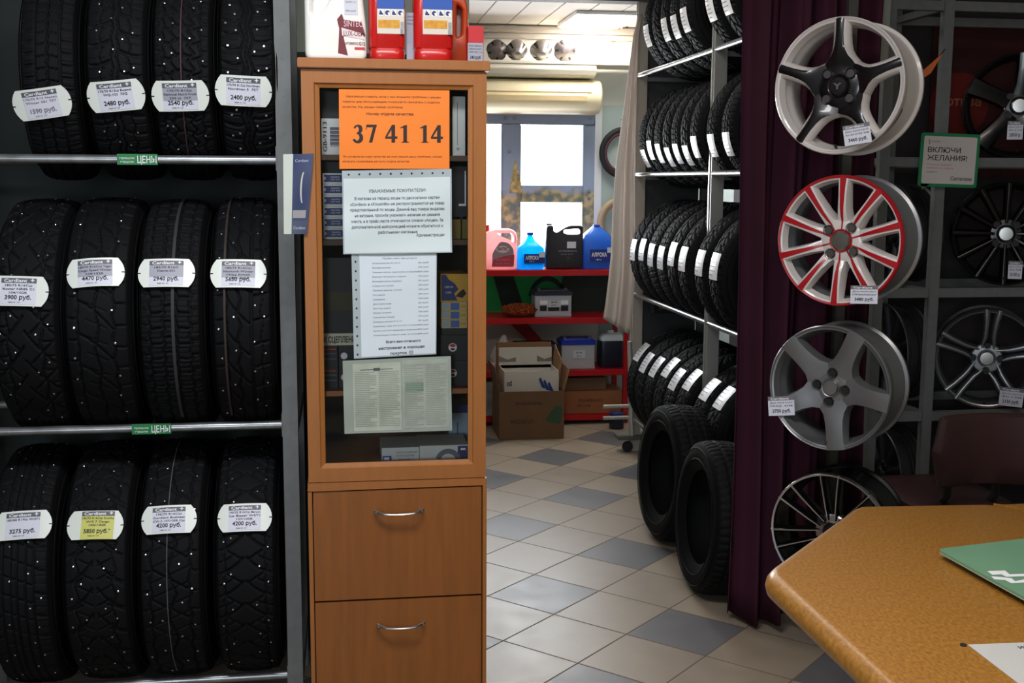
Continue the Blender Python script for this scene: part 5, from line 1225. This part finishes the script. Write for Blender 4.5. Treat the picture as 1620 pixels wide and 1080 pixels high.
# two big tyres leaning on the floor
def lean(px, py, R, Wd, ang, label, yaw=0):
    p = fl(px, py); th = math.radians(ang)
    root = thing('tyre', label, 'tyre', (0, 0, 0), (0, 0, 0), 'tyres leaning on the floor')
    tyre_parts(root, R, Wd, R*.62, KIND[0], None, (-PI*.95, PI*.95), nu=300, nv=26)
    # resting on the lower edge of the far shoulder
    M4 = Matrix.Rotation(math.radians(yaw), 4, 'Z') @ Matrix.Rotation(th, 4, 'Y')
    low = min((M4 @ Vector((s*Wd*.37, 0, -R+.004))).z for s in (-1, 1))
    root.matrix_world = Matrix.Translation((p.x+Wd/2-.02, p.y, -low)) @ M4
    return root
lean(1043, 853, .305, .18, 4, 'big worn tyre leaning on the floor against the aisle rack, farther of two', 3)
lean(1103, 935, .298, .18, 4, 'big worn tyre leaning on the floor by the curtain hem, nearer of two', -1)

# white curtain gathered at the end of the rack
CUR = sheer('white net cloth', (204, 196, 190), .55, .8)
b = MB(); rows_ = []
lefts = [(1012, 22), (1004, 55), (996, 120), (987, 190), (978, 260), (972, 340), (970, 400), (966, 440), (961, 480), (957, 505)]
rights = [(1020, 20), (1014, 55), (1012, 120), (1011, 190), (1010, 260), (1010, 340), (1010, 400), (1009, 440), (1006, 490), (1001, 533)]
for (a, c_), (d, e) in zip(lefts, rights):
    A, B = at(a, c_, 6.48), at(d, e, 6.48); row = []
    for k in range(25):
        u = k/24; q = A.lerp(B, u); w_ = (B-A).length
        row.append((q.x, 6.5+.035*math.sin(u*13+q.z*1.1)*min(1, w_/.12)+.02*u, q.z))
    rows_.append(row)
# refine vertically
fine = []
for j in range(len(rows_)-1):
    for s_ in range(4): fine.append([tuple(np.array(p)*(1-s_/4)+np.array(q)*s_/4) for p, q in zip(rows_[j], rows_[j+1])])
fine.append(rows_[-1])
b.loft(fine, cap=False, close=False); wc = b.build('curtain', CUR, smooth=80)
sol = wc.modifiers.new('thickness', 'SOLIDIFY'); sol.thickness = .002
tag(wc, 'thin white curtain gathered against the far post of the aisle rack', 'curtain')

# plum curtain
PLUM = K('plum velvet', (62, 30, 44), .85, spec=.1, vary=.08, vscale=4)
b = MB(); rows_ = []; n = 220; 
for j in range(25):
    v = j/24; z = .015+(ZC-.02-.015)*v; row = []
    for k in range(n+1):
        u = k/n; x = 1.375+.42*u
        amp = .045*(1-.25*v); y = 3.90-.14*math.sin(u*PI*.6)+amp*math.sin(u*2*PI*5+.4*math.sin(v*3+u*5))+.012*math.sin(u*2*PI*11+v*2)
        row.append((x+.012*math.sin(v*5+u*9), y, z-(.02*math.sin(u*9) if j == 0 else 0)+(.02 if j == 0 else 0)))
    rows_.append(row)
b.loft(rows_, cap=False, close=False); pc = b.build('curtain', PLUM, smooth=80)
sol = pc.modifiers.new('thickness', 'SOLIDIFY'); sol.thickness = .003
tag(pc, 'long plum velvet curtain in deep folds beside the wheel display', 'curtain')
cr = thing('curtain_rail', 'curtain rail at the ceiling above the plum curtain', 'rail', (1.6, 3.85, ZC-.03))
MB(cr.location).tube([(1.34, 3.85, ZC-.035), (1.86, 3.85, ZC-.035)], .01, 8).build('rod', DSTEEL, cr)

# ================================================================== alloy wheels
def barrel(t, R, D, m, n=72, n_in=None):
    pr = [(R*.985, -.002), (R, .002), (R, .012), (R*.965, .018), (R*.955, .05), (R*.9, .065), (R*.9, .09), (R*.945, D-.04), (R*.955, D-.015), (R, D-.01), (R, D), (R*.965, D+.001), (R*.93, D-.008), (R*.915, D-.04), (R*.87, .09), (R*.87, .06), (R*.92, .045), (R*.935, .012), (R*.955, .002)]
    return MB().lathe(pr, n, closed=True).build('barrel', m, t, smooth=35)
def spoke_mesh(R, spec, bev, front_mat=None):
    """spec: list of (r fraction, half width, y front, thickness, sideways offset)"""
    b = MB(); secs = []
    for r, w, y, th, off in spec:
        r *= R; bw = bev*(1+.6*(r/R))
        secs.append([(off-w, y, r), (off-w*.5, y-.002, r), (off+w*.5, y-.002, r), (off+w, y, r), (off+w+bw, y+th*.45, r), (off+w+bw, y+th, r), (off-w-bw, y+th, r), (off-w-bw, y+th*.45, r)])
    k = len(secs[0])
    for i in range(len(secs)-1):
        n0 = len(b.v); b.v += [tuple(q) for q in secs[i]+secs[i+1]]
        for j in range(k):
            q = (j+1) % k; b.f.append((n0+j, n0+q, n0+k+q, n0+k+j)); b.m.append(1 if j < 3 else 0)
    n0 = len(b.v); b.v += [tuple(q) for q in secs[0]]; b.f.append(tuple(n0+j for j in range(k))); b.m.append(0)
    n0 = len(b.v); b.v += [tuple(q) for q in secs[-1]]; b.f.append(tuple(n0+j for j in reversed(range(k)))); b.m.append(0)
    return b
def wheel(name, label, c, R, D, yaw, roll, angles, spec, bev, body, face, hub_r, hub_y, cap_m, cap_r, lip=None, lugs=4, lug_r=.052, lug_a=45, lug_m=None, barrel_m=None, group='alloy wheels on display', in_lip=None, cap_txt=None, pitch=0, ring_m=None):
    t = thing(name, label, 'wheel', c, (math.radians(pitch), math.radians(roll), math.radians(yaw)), group)
    barrel(t, R, D, barrel_m or body)
    if lip: MB().lathe([(R*.985, -.004), (R*1.002, .002), (R*1.001, .010), (R*.97, .004), (R*.955, -.002)], 72, closed=True).build('rim_lip', lip, t)
    if in_lip: MB().lathe([(R*.955, .0), (R*.955, .01), (R*.9, .03), (R*.89, .028), (R*.93, .002)], 72, closed=True).build('inner_lip', in_lip, t)
    first = None
    for a in angles:
        if first is None:
            first = spoke_mesh(R, spec, bev).build('spoke', [body, face], t, smooth=40); sp_ = first
        else:
            sp_ = first.copy(); COL.objects.link(sp_); sp_.parent = t
        sp_.rotation_euler = (0, -math.radians(a-90), 0)
    hb = hub_r*R
    MB().lathe([(0, hub_y-.001), (hb*.5, hub_y-.001), (hb*.92, hub_y+.0), (hb, hub_y+.004), (hb*1.02, hub_y+.03), (hb*.9, hub_y+.045), (0, hub_y+.045)], 48).build('hub', [face], t)
    MB().lathe([(0, hub_y-.012), (cap_r*.85, hub_y-.011), (cap_r, hub_y-.006), (cap_r, hub_y+.004)], 36).build('center_cap', cap_m, t)
    MB().lathe([(cap_r, hub_y-.004), (cap_r*1.12, hub_y-.006), (cap_r*1.2, hub_y-.002), (cap_r*1.2, hub_y+.003)], 36).build('cap_ring', ring_m or face, t)
    if cap_txt:
        b = MB(); b.text(cap_txt, 0, -cap_r*.3, cap_r*.6, lambda x, z: (x, hub_y-.0128, z), w=cap_r*.9, bold=.03); b.build('cap_emblem', K('emblem grey', (130, 134, 140), .3, .6), t, smooth=None)
    for k in range(lugs):
        a = math.radians(lug_a+360*k/lugs); p = Vector((lug_r*math.cos(a), hub_y-.003, lug_r*math.sin(a)))
        MB().lathe([(.0155, -.006), (.0165, -.0035), (.0165, .004), (.014, .004), (.0125, -.003), (.0125, -.003)], 20, p).lathe([(0, -.0015), (.0128, -.0015), (.013, .002)], 20, p).build('lug_hole', lug_m or BLACKM, t)
    MB().tube([(0, .012, -R*.9), (0, -.002, -R*.86)], .004, 8).build('valve', BLACKM, t)
    return t
WYAW = -46
def facept(px, py, Y): return at(px, py, Y)
IVW = K('white wheel paint', (214, 208, 206), .3, coat=.4); BLKW = K('black wheel paint', (16, 14, 20), .25, coat=.4)
REDW = K('red wheel paint', (170, 22, 34), .3, coat=.3)
Y0 = 3.42
pW = [facept(1325, 136, Y0), facept(1327, 381, Y0), facept(1310, 614, Y0), facept(1311, 845, Y0)]
star = [(.16, .058, .016, .045, 0), (.30, .050, .012, .045, 0), (.37, .040, .008, .045, 0), (.44, .027, .004, .045, 0), (.52, .0185, .001, .042, 0), (.62, .0145, -.001, .04, 0), (.75, .0125, -.002, .038, 0), (.88, .0125, -.002, .033, 0), (.985, .0135, .000, .02, 0)]
wheel('alloy_wheel', 'white alloy wheel with a black five-point star face, top of the column', pW[0], .206, .17, WYAW, 0, [90+72*k for k in range(5)], star, .0085, IVW, BLKW, .33, .010, K('cap black', (16, 14, 18), .3), .03, lip=None, lugs=4, lug_m=K('lug grey', (84, 80, 84), .4, .5), cap_txt='Y', in_lip=IVW)
tw_ = bpy.data.objects[[q.name for q in bpy.data.objects if q.name.startswith('alloy_wheel')][0]]
for a0, a1, y0, y1, m in ((-52, -22, .075, .088, K('decal green', (28, 60, 44), .4)), (-80, -60, .07, .1, K('decal red', (96, 30, 30), .4))):
    MB().loft([[(.206*.91*math.cos(a), y, .206*.91*math.sin(a)) for y in (y0, y1)] for a in np.radians(np.linspace(a0, a1, 10))], cap=False, close=False).build('rim_decal', m, tw_)
ten = [(.18, .0175, .023, .05, 0), (.3, .0165, .020, .05, 0), (.38, .0145, .012, .05, 0), (.5, .0125, .004, .045, 0), (.7, .0122, .0, .04, 0), (.88, .014, -.001, .03, 0), (.985, .016, .0, .02, 0)]
t = wheel('alloy_wheel', 'white alloy wheel with ten red-edged spokes, second in the column', pW[1], .203, .17, WYAW, 0, [88+36*k for k in range(10)], ten, .004, IVW, IVW, .33, .018, K('cap grey metal', (150, 148, 146), .3, .9), .031, lip=REDW, lugs=4, lug_a=52, lug_m=K('lug hole grey', (70, 66, 64), .6), barrel_m=K('wheel raw silver', (160, 162, 168), .35, .7), in_lip=IVW, ring_m=REDW)
first = None
for k in range(10):
    if first is None:
        b = MB(); secs = []
        for r, w, y in ((.17, .0016, .0145), (.3, .0028, .0175), (.38, .0042, .0095), (.5, .0055, .0015), (.7, .0072, -.0025), (.88, .0088, -.0035), (.99, .0105, -.003)):
            secs.append([(-w, y-.0006, r*.203), (w, y-.0006, r*.203), (w, y+.003, r*.203), (-w, y+.003, r*.203)])
        b.loft(secs); first = b.build('spoke_stripe', REDW, t, smooth=30); first['label'] = 'red stripe'; s_ = first
    else: s_ = first.copy(); COL.objects.link(s_); s_.parent = t
    s_.rotation_euler = (0, -math.radians(88+36*k-90), 0)
five = [(.2, .056, .026, .05, 0), (.32, .046, .022, .05, 0), (.42, .034, .017, .048, 0), (.55, .029, .010, .045, 0), (.7, .0275, .004, .04, 0), (.85, .028, .0, .034, 0), (.985, .03, -.001, .02, 0)]
wheel('alloy_wheel', 'silver alloy wheel with five plain broad spokes, third in the column', pW[2], .2, .17, WYAW, 0, [64+72*k for k in range(5)], five, .004, SILVER, SILVER, .36, .024, CHROME, .027, lugs=4, lug_a=85, lug_r=.047, in_lip=SILVER)
thin = [(.2, .0025, .02, .04, .012), (.4, .0028, .012, .035, .017), (.7, .0034, .004, .03, .0235), (.985, .0042, -.001, .02, .031)]
thin2 = [(a, b_, c_, d, -e) for a, b_, c_, d, e in thin]
t = wheel('alloy_wheel', 'black alloy wheel with thin bright spoke pairs, behind the counter', pW[3], .2, .17, WYAW, 0, [92+51.43*k for k in range(7)], thin, .004, BLACKG, MACH, .3, .026, K('cap black', (16, 14, 18), .3), .03, lip=MACH, lugs=4)
first = None
for k in range(7):
    if first is None: first = spoke_mesh(.2, thin2, .004).build('spoke', [BLACKG, MACH], t, smooth=40); s_ = first
    else: s_ = first.copy(); COL.objects.link(s_); s_.parent = t
    s_.rotation_euler = (0, -math.radians(92+51.43*k-90), 0)
# display pole
pb = at(1340, 265, 3.62)
dp = thing('display_stand', 'dark ceiling-hung pole carrying the column of four alloy wheels', 'stand', (pb.x, 3.62, 0)); o = dp.location
MB(o).box((pb.x-.016, 3.62, .38), (pb.x+.016, 3.65, ZC-.004)).build('pole', K('pole grey', (92, 90, 86), .4, .6), dp, bevel=.003)
MB(o).lathe([(0, ZC-.008), (.05, ZC-.008), (.05, ZC-.0005)], 24, (pb.x, 3.635, 0), ax='Z').build('ceiling_flange', DSTEEL, dp)
for q in pW:
    d = Vector((math.sin(math.radians(46)), math.cos(math.radians(46)), 0)); e = q+d*.06
    MB(o).tube([e, q+d*.2, (pb.x, 3.63, q.z)], .009, 8).build('arm', DSTEEL, dp)
p0, p1 = at(1350, 30, 3.9), at(1404, 30, 3.9)
bd = MB().box((p0.x, 3.88, 1.95), (p1.x, 3.9, 2.6)).build('panel_board', K('grey green board', (140, 146, 136), .6), smooth=None); tag(bd, 'pale grey-green board behind the top wheel of the column', 'board')
# price cards on the wheels
def wheel_card(px, py, w_px, h_px, Y, tilt, lines, price, label, mx=1.0):
    p = at(px, py, Y); w = w_px*Y/1833*1.02; h = h_px*Y/1833*1.02
    t = thing('price_card', label, 'price card', p, (0, math.radians(tilt), math.radians(-22)), 'price cards on the alloy wheels')
    MB().box((-w/2, 0, -h/2), (w/2, .0012, h/2)).build('card', CARD, t, smooth=None)
    MB().box((-w/2, -.0006, h*.3), (w/2, .0002, h/2)).build('header_band', K('card header', (110, 108, 116), .5), t, smooth=None)
    b = MB(); f = lambda x, z: (x, -.0012, z)
    for i, s in enumerate(lines): b.text(s, 0, h*(.14-.17*i), h*.09, f, w=w*.86)
    b.text(price, 0, -h*.33, h*.17, f, w=w*.7, bold=.02); b.build('lettering', INK, t, smooth=None)
    b = MB(); b.text('Cardiant', -w*.05, h*.34, h*.11, f, w=w*.7, bold=.02); b.build('header_lettering', WINK, t, smooth=None)
wheel_card(1356, 212, 42, 32, 3.30, -10, ['Диск литой 6,0х15', '4х100 ET45 WB'], '3460 руб.', 'tilted price card reading 3460 on the white and black star wheel')
wheel_card(1367, 466, 43, 30, 3.32, -1, ['Диск литой 6,0х14', 'ET38 белый/красный'], '3480 руб.', 'price card reading 3480 on the red and white wheel')
wheel_card(1236, 642, 42, 32, 3.36, -5, ['Диск литой 5,5х14', 'СКАД  4х98'], '2750 руб.', 'price card reading 2750 hung on the left of the silver wheel')

# ------------------------------------------------------------------ steel rack with more wheels
WYR = 4.2
wr = thing('wheel_rack', 'grey steel rack of alloy wheels beyond the counter', 'rack', (2.6, WYR+.2, 0)); o = wr.location
def bar(a, b_, m=GPAINT, nm='post'): return MB(o).box(a, b_).build(nm, m, wr, bevel=.0015)
pxl, pxm = 2.045, 2.275
for y in (WYR, WYR+.42):
    bar((pxl-.02, y, 0), (pxl+.02, y+.035, 2.5)); bar((pxm-.02, y, 0), (pxm+.02, y+.035, 2.5)); bar((3.1, y, 0), (3.14, y+.035, 2.5))
RZ = [at(1560, 257, WYR).z, at(1550, 463, WYR).z, at(1550, 657, WYR).z, at(1550, 657, WYR).z-.52, at(1550, 10, WYR).z]
for z in RZ:
    for y in (WYR+.005, WYR+.42): bar((pxm+.02, y, z-.018), (3.1, y+.03, z+.018), nm='rail'); bar((pxl+.02, y, z-.018), (pxm-.02, y+.03, z+.018), nm='rail')
    for x in (pxl, pxm, 3.12): bar((x-.012, WYR+.035, z-.014), (x+.012, WYR+.42, z+.014), nm='crossbar')
dbl = [(.2, .0045, .02, .04, .022), (.33, .0055, .016, .04, .019), (.42, .0065, .012, .04, .016), (.55, .0065, .008, .036, .0165), (.75, .007, .002, .032, .019), (.985, .0085, -.001, .02, .026)]
dbl2 = [(a, b_, c_, d, -e) for a, b_, c_, d, e in dbl]
def on_rack(px, z, R, label, spec, angles, body, face, cap, spec2=None, yaw=-26, Y=WYR+.1, D=.17, **k):
    x = at(px, 560, Y).x
    t = wheel('alloy_wheel', label, (x, Y, z+.018+R+.001), R, D, yaw, 0, angles, spec, .006, body, face, .3, .02, cap, .03, group='alloy wheels on the steel rack', **k)
    if spec2:
        f0 = None
        for a in angles:
            if f0 is None: f0 = spoke_mesh(R, spec2, .006).build('spoke', [body, face], t, smooth=40); s_ = f0
            else: s_ = f0.copy(); COL.objects.link(s_); s_.parent = t
            s_.rotation_euler = (0, -math.radians(a-90), 0)
    return t
on_rack(1562, RZ[2]-.012, .203, 'silver alloy wheel with five split spokes on the rack, above the brown chair', dbl, [86+72*k for k in range(5)], K('wheel dark silver', (120, 122, 128), .3, .8), SILVER, CHROME, dbl2, lug_a=90, in_lip=SILVER)
fat = [(.2, .03, .02, .05, 0), (.4, .024, .014, .05, 0), (.7, .026, .004, .04, 0), (.985, .032, -.001, .02, 0)]
on_rack(1588, RZ[0], .205, 'gloss black alloy wheel with five fat spokes on the upper rack shelf', fat, [84+72*k for k in range(5)], BLACKG, BLACKG, CHROME, lip=None)
mul = [(.2, .006, .02, .05, 0), (.5, .007, .012, .045, 0), (.985, .009, -.001, .02, 0)]
on_rack(1580, RZ[1], .205, 'gloss black alloy wheel with many thin spokes on the middle rack shelf', mul, [90+30*k for k in range(12)], BLACKG, BLACKG, CHROME)
for px, zi, lab in ((1398, 1, 'dark silver wheel seen edge-on in the narrow rack bay, middle shelf'), (1395, 2, 'dark silver wheel seen edge-on in the narrow rack bay, above the chair'), (1395, 3, 'dark silver wheel seen edge-on at the bottom of the narrow rack bay')):
    on_rack(px, RZ[zi], .2, lab, mul, [90+36*k for k in range(10)], K('wheel dim grey', (70, 70, 76), .4, .7), K('wheel dim grey', (70, 70, 76), .4, .7), DSTEEL, yaw=-86, Y=WYR+.3, D=.12)
wheel_card(1606, 206, 24, 30, WYR+.0, 0, ['Диск 6,0х15', '4х114'], '2850 р', 'white price card at the right edge on the fat-spoked black wheel')
wheel_card(1606, 427, 22, 30, WYR-.03, 0, ['Диск 5,5х14', '4х98'], '2150 р', 'white price card at the right edge on the many-spoked black wheel')
wheel_card(1600, 628, 38, 32, WYR-.03, 4, ['Диск литой', '4х108'], '2150 руб.', 'price card on the silver split-spoke wheel')
# posters on the wall behind
t = thing('poster', 'dark red poster with a round advert behind the rack', 'poster', (2.75, 4.785, 1.95)); o = t.location
px0, px1 = at(1475, 100, 4.78).x, 3.25
MB(o).box((px0, 4.785, 1.62), (px1, 4.79, 2.3)).build('sheet', K('dark red poster', (70, 22, 26), .5, vary=.4, vscale=3), t, smooth=None)
p = at(1518, 165, 4.78); MB(o).lathe([(0, -.002), (.135, -.002), (.135, .001)], 40, (p.x, 4.784, p.z)).build('disc', K('poster red', (120, 30, 26), .5), t)
b = MB(o); b.text('ортиза', p.x, p.z-.005, .038, lambda x, z: (x, 4.78, z), w=.2, bold=.02); b.build('lettering', K('poster lettering', (190, 110, 90), .5), t, smooth=None)
q0 = at(1462, 98, 4.193); og = MB((q0.x, 4.193, q0.z)).prism([(q0.x, q0.z-.03), (q0.x+.075, q0.z+.035), (q0.x+.03, q0.z-.04), (q0.x-.0, q0.z-.06)], 4.193, 4.196).build('paper_flag', K('orange flag', (230, 120, 66), .5), smooth=None); og.location = (q0.x, 4.193, q0.z); wv = MB((q0.x, 4.193, q0.z)).tube([(q0.x+.06, 4.195, q0.z+.02), (pxm-.012, WYR-.0005, q0.z+.05)], .002, 6).build('wire', BLACKM, og); tag(og, 'small orange paper corner sticking out beside the top wheel', 'flag')
# sign
GY_ = WYR-.03
sx0, sx1 = at(1455, 255, GY_).x, at(1548, 255, GY_).x; sz1, sz0 = at(1500, 211, GY_).z, at(1500, 296, GY_).z
t = thing('sign', 'white credit sign with a green border hung on the wheel rack post', 'sign', ((sx0+sx1)/2, GY_, (sz0+sz1)/2), (0, math.radians(1.5), 0)); w, h = sx1-sx0, sz1-sz0
MB().prism(rrect(-w/2, -h/2, w/2, h/2, .012), 0, .004).prism([(-w*.42, -h/2-.012), (-w*.30, -h/2+.01), (-w*.46, -h/2+.01)], 0, .004).build('green_border', K('sign green', (34, 132, 84), .45), t)
MB().prism(rrect(-w/2+.012, -h/2+.012, w/2-.012, h/2-.012, .006), -.0012, .001).build('white_face', K('sign white', (214, 206, 204), .5), t)
b = MB(); f = lambda x, z: (x, -.002, z); l = -w*.38
b.text('ВКЛЮЧИ', l, h*.14, .0195, f, w=w*.56, al='L', bold=.01); b.text('ЖЕЛАНИЯ!', l, -h*.005, .0195, f, w=w*.68, al='L', bold=.01); b.build('headline', INK, t, smooth=None)
b = MB(); b.text('Купи в кредит', l, -h*.1, .0075, f, w=w*.44, al='L'); b.text('сейчас и здесь', l, -h*.165, .0075, f, w=w*.46, al='L'); b.build('pink_lettering', K('pink sign ink', (206, 140, 136), .5), t, smooth=None)
b = MB(); b.text('подробности', l, -h*.235, .005, f, w=w*.18, al='L'); b.text('Сетелем', w*.4, -h*.37, .014, f, w=w*.36, al='R', bold=.02); b.text('§', l, h*.31, .016, f, al='L'); b.text('Сетелем', l+.014, h*.33, .006, f, w=w*.13, al='L'); b.build('small_lettering', INKG, t, smooth=None)

# ================================================================== chair and counter
LEA = K('brown leather', (64, 40, 40), .42, bump=.1, bscale=120)
CHY = 3.62
a, c_ = at(1476, 700, CHY).x, at(1640, 700, CHY).x; z1, z0 = at(1540, 656, CHY).z, at(1540, 770, CHY).z
ch = thing('chair', 'brown leather office chair standing behind the counter', 'chair', ((a+c_)/2, CHY+.2, 0)); o = ch.location
b = MB(o); rings = []
for k in range(15):
    u = k/14; x = a+(c_-a)*u; bow = .05*(2*u-1)**2; e = min(1, math.sqrt(max(0, 1-(2*u-1)**12))+.05); zc_, hh = (z0+z1)/2, (z1-z0)/2*e
    rings.append([(x, CHY-bow+.03+dy, zc_+dz*hh) for dy, dz in ((-.028, -.9), (-.034, -.4), (-.034, .5), (-.028, .92), (0, 1), (.022, .95), (.028, .4), (.028, -.5), (.02, -.95), (0, -1))])
b.loft(rings); b.build('backrest', LEA, ch, smooth=60)
for x in (a+.1, c_-.1): MB(o).tube([(x, CHY+.06, z0+.1), (x, CHY+.07, z0-.05), (x, CHY+.12, .46)], .014, 10).build('back_tube', DSTEEL, ch)
MB(o).loft([[(x, y, z) for x, y in rrect(a+i, CHY+.06+i, c_-i, CHY+.5-i, .06)] for z, i in ((.40, .02), (.415, 0), (.46, 0), (.48, .03))]).build('seat', LEA, ch, smooth=50)
MB(o).tube([((a+c_)/2, CHY+.28, .40), ((a+c_)/2, CHY+.28, .09)], .028, 14).build('column', DSTEEL, ch)
for k in range(5):
    q = 2*PI*k/5+.3; e = Vector(((a+c_)/2+.28*math.cos(q), CHY+.28+.28*math.sin(q), .06)); MB(o).tube([((a+c_)/2, CHY+.28, .1), e], [.024, .014], 8).build('foot', BLACKM, ch)
    MB(o).lathe([(0, -.014), (.024, -.014), (.026, 0), (.024, .014), (0, .014)], 16, e-Vector((0, 0, .033))).build('caster', BLACKM, ch)

DESKM = K('counter laminate', (172, 122, 52), .33, col2=(140, 92, 36), vscale=80, bump=.02, stretch=(2.2, 1, 1))
ZD = .75
A_, B_, C_, D_ = fl(1207, 902, ZD), fl(1352, 797, ZD), fl(1553, 794, ZD), fl(1372, 1082, ZD)
x0 = A_.x-.004; 
poly = [(x0, -.05), (1.95, -.05), (1.95, C_.y-.28), (C_.x+.02, C_.y), (B_.x, B_.y), (x0, A_.y)]
ct = thing('counter', 'light brown laminate counter top with clipped corner and rolled edge', 'counter', (1.4, 1.5, 0)); o = ct.location
def inset(poly, d):
    n = len(poly); out = []
    for i in range(n):
        p0, p1, p2 = Vector(poly[i-1]), Vector(poly[i]), Vector(poly[(i+1) % n]); a = (p1-p0).normalized(); b_ = (p2-p1).normalized()
        na, nb = Vector((-a.y, a.x)), Vector((-b_.y, b_.x)); bis = (na+nb).normalized(); out.append(p1+bis*(d/max(.3, bis.dot(na))))
    return out
TH = .062; rings = []
base = fillet(poly, [.02, .02, .02, .03, .03, .05], 6)
for ang in (-90, -60, -30, 0, 25, 50, 70, 90):
    r = TH/2; d = r*(1-math.cos(math.radians(ang))); z = ZD-TH+r+r*math.sin(math.radians(ang))
    rings.append([(q.x, q.y, z) for q in inset(base, d)])
MB(o).loft(rings).build('top', DESKM, ct, smooth=60)
PANEL = K('counter panel', (150, 98, 44), .45, vary=.06, vscale=8)
MB(o).box((1.12, .1, 0), (1.14, 2.2, ZD-TH)).build('side_panel', PANEL, ct, smooth=None)
MB(o).box((1.14, 2.18, 0), (1.6, 2.2, ZD-TH)).build('front_panel', PANEL, ct, smooth=None)
MB(o).box((1.6, .1, 0), (1.62, 2.2, ZD-TH)).build('side_panel', PANEL, ct, smooth=None)
t = thing('counter', 'second counter top adjoining at the right, beyond the clipped corner', 'counter', (2.4, 2.4, 0)); o = t.location
e0 = fl(1590, 796, ZD)
poly2 = [(1.954, -.05), (3.1, -.05), (3.1, e0.y), (C_.x+.05, e0.y), (C_.x+.028, C_.y-.003), (1.954, C_.y-.283)]
base = fillet(poly2, .006, 4); rings = []
for ang in (-90, -45, 0, 45, 90):
    r = TH/2; d = min(.003, r*(1-math.cos(math.radians(ang)))); z = ZD-.002-TH+r+r*math.sin(math.radians(ang)); rings.append([(q.x, q.y, z) for q in inset(base, d)])
MB(o).loft(rings).build('top', DESKM, t, smooth=60)
MB(o).box((2.2, .1, 0), (2.22, 2.3, ZD-.066)).build('side_panel', PANEL, t, smooth=None); MB(o).box((2.9, .1, 0), (2.92, 2.3, ZD-.066)).build('side_panel', PANEL, t, smooth=None)
# green money tray on feet
g0, g1, g2 = fl(1483, 868, ZD+.022), fl(1625, 851, ZD+.022), fl(1640, 955, ZD+.022)
dirx = (g1-g0).normalized(); diry = (g2-g0).normalized()
q = [g0, g0+diry*.5, g0+diry*.5+dirx*.34, g0+dirx*.34]
t = thing('money_tray', 'green board with a white logo raised above the counter', 'tray', (g0.x+.2, g0.y-.2, ZD)); o = t.location
pts = fillet([(p.x, p.y) for p in q], .016, 6)
MB(o).loft([[(x, y, z) for x, y in pts] for z in (ZD+.0165, ZD+.0175, ZD+.0215, ZD+.0222)]).build('plate', K('tray green', (112, 154, 124), .4, vary=.06, vscale=6), t, smooth=30)
MB(o).loft([[(x, y, z) for x, y in pts] for z in (ZD+.0145, ZD+.0164)]).build('rim_edge', K('tray edge', (176, 196, 170), .35), t, smooth=30)
for u, v in ((.25, .2), (.25, .8), (.8, .2), (.8, .8)):
    p = q[0].lerp(q[1], v).lerp(q[3].lerp(q[2], v), u); MB(o).lathe([(.012, ZD), (.012, ZD+.0145), (0, ZD+.0145)], 16, (p.x, p.y, 0), ax='Z').build('foot', BLACKM, t)
b = MB(o); zt_ = ZD+.0226
for poly_ in ([(1562, 903), (1590, 902), (1597, 908), (1625, 907), (1625, 911), (1592, 912), (1584, 908), (1570, 909)], [(1568, 911), (1600, 914), (1606, 919), (1625, 915), (1625, 921), (1600, 922), (1590, 917), (1573, 916)]):
    vs = [fl(px, py, zt_) for px, py in poly_]; b.add(vs, [tuple(range(len(vs)))])
b.build('logo', WINK, t, smooth=None)
# paper under a clear film on the counter
p0, p1, p2 = fl(1531, 1019, ZD+.0012), fl(1640, 1015, ZD+.0012), fl(1616, 1084, ZD+.0012)
e1 = (p1-p0).normalized(); e2 = (p2-p0).normalized()
t = thing('paper_sheet', 'white printed sheet lying under clear film on the counter', 'paper', (p0.x+.1, p0.y-.1, ZD)); o = t.location
P = lambda u, v, z: tuple(Vector((p0.x, p0.y, 0))+Vector((e1.x, e1.y, 0))*u+Vector((e2.x, e2.y, 0))*v+Vector((0, 0, z)))
MB(o).loft([[P(0, 0, z), P(.21, 0, z), P(.21, .29, z), P(0, .29, z)] for z in (ZD+.0003, ZD+.0012)]).build('sheet', K('counter paper', (206, 206, 204), .3, coat=.4), t, smooth=None)
b = MB(o); b.text('ИНФОРМАЦИЯ', .086, -.028, .011, lambda x, z: P(x, -z, ZD+.0016), w=.11, al='L', bold=.02); b.build('lettering', INK, t, smooth=None)
p = fl(1524, 1021, ZD)
nb_ = MB((p.x, p.y, ZD)).lathe([(.006, ZD), (.006, ZD+.003), (0, ZD+.004)], 12, (p.x, p.y, 0), ax='Z').build('pin', DSTEEL); nb_.location = (p.x, p.y, ZD); tag(nb_, 'small dark pin on the counter at the corner of the white sheet', 'pin')
for ob in bpy.data.objects:
    if '_d' in ob: del ob['_d']
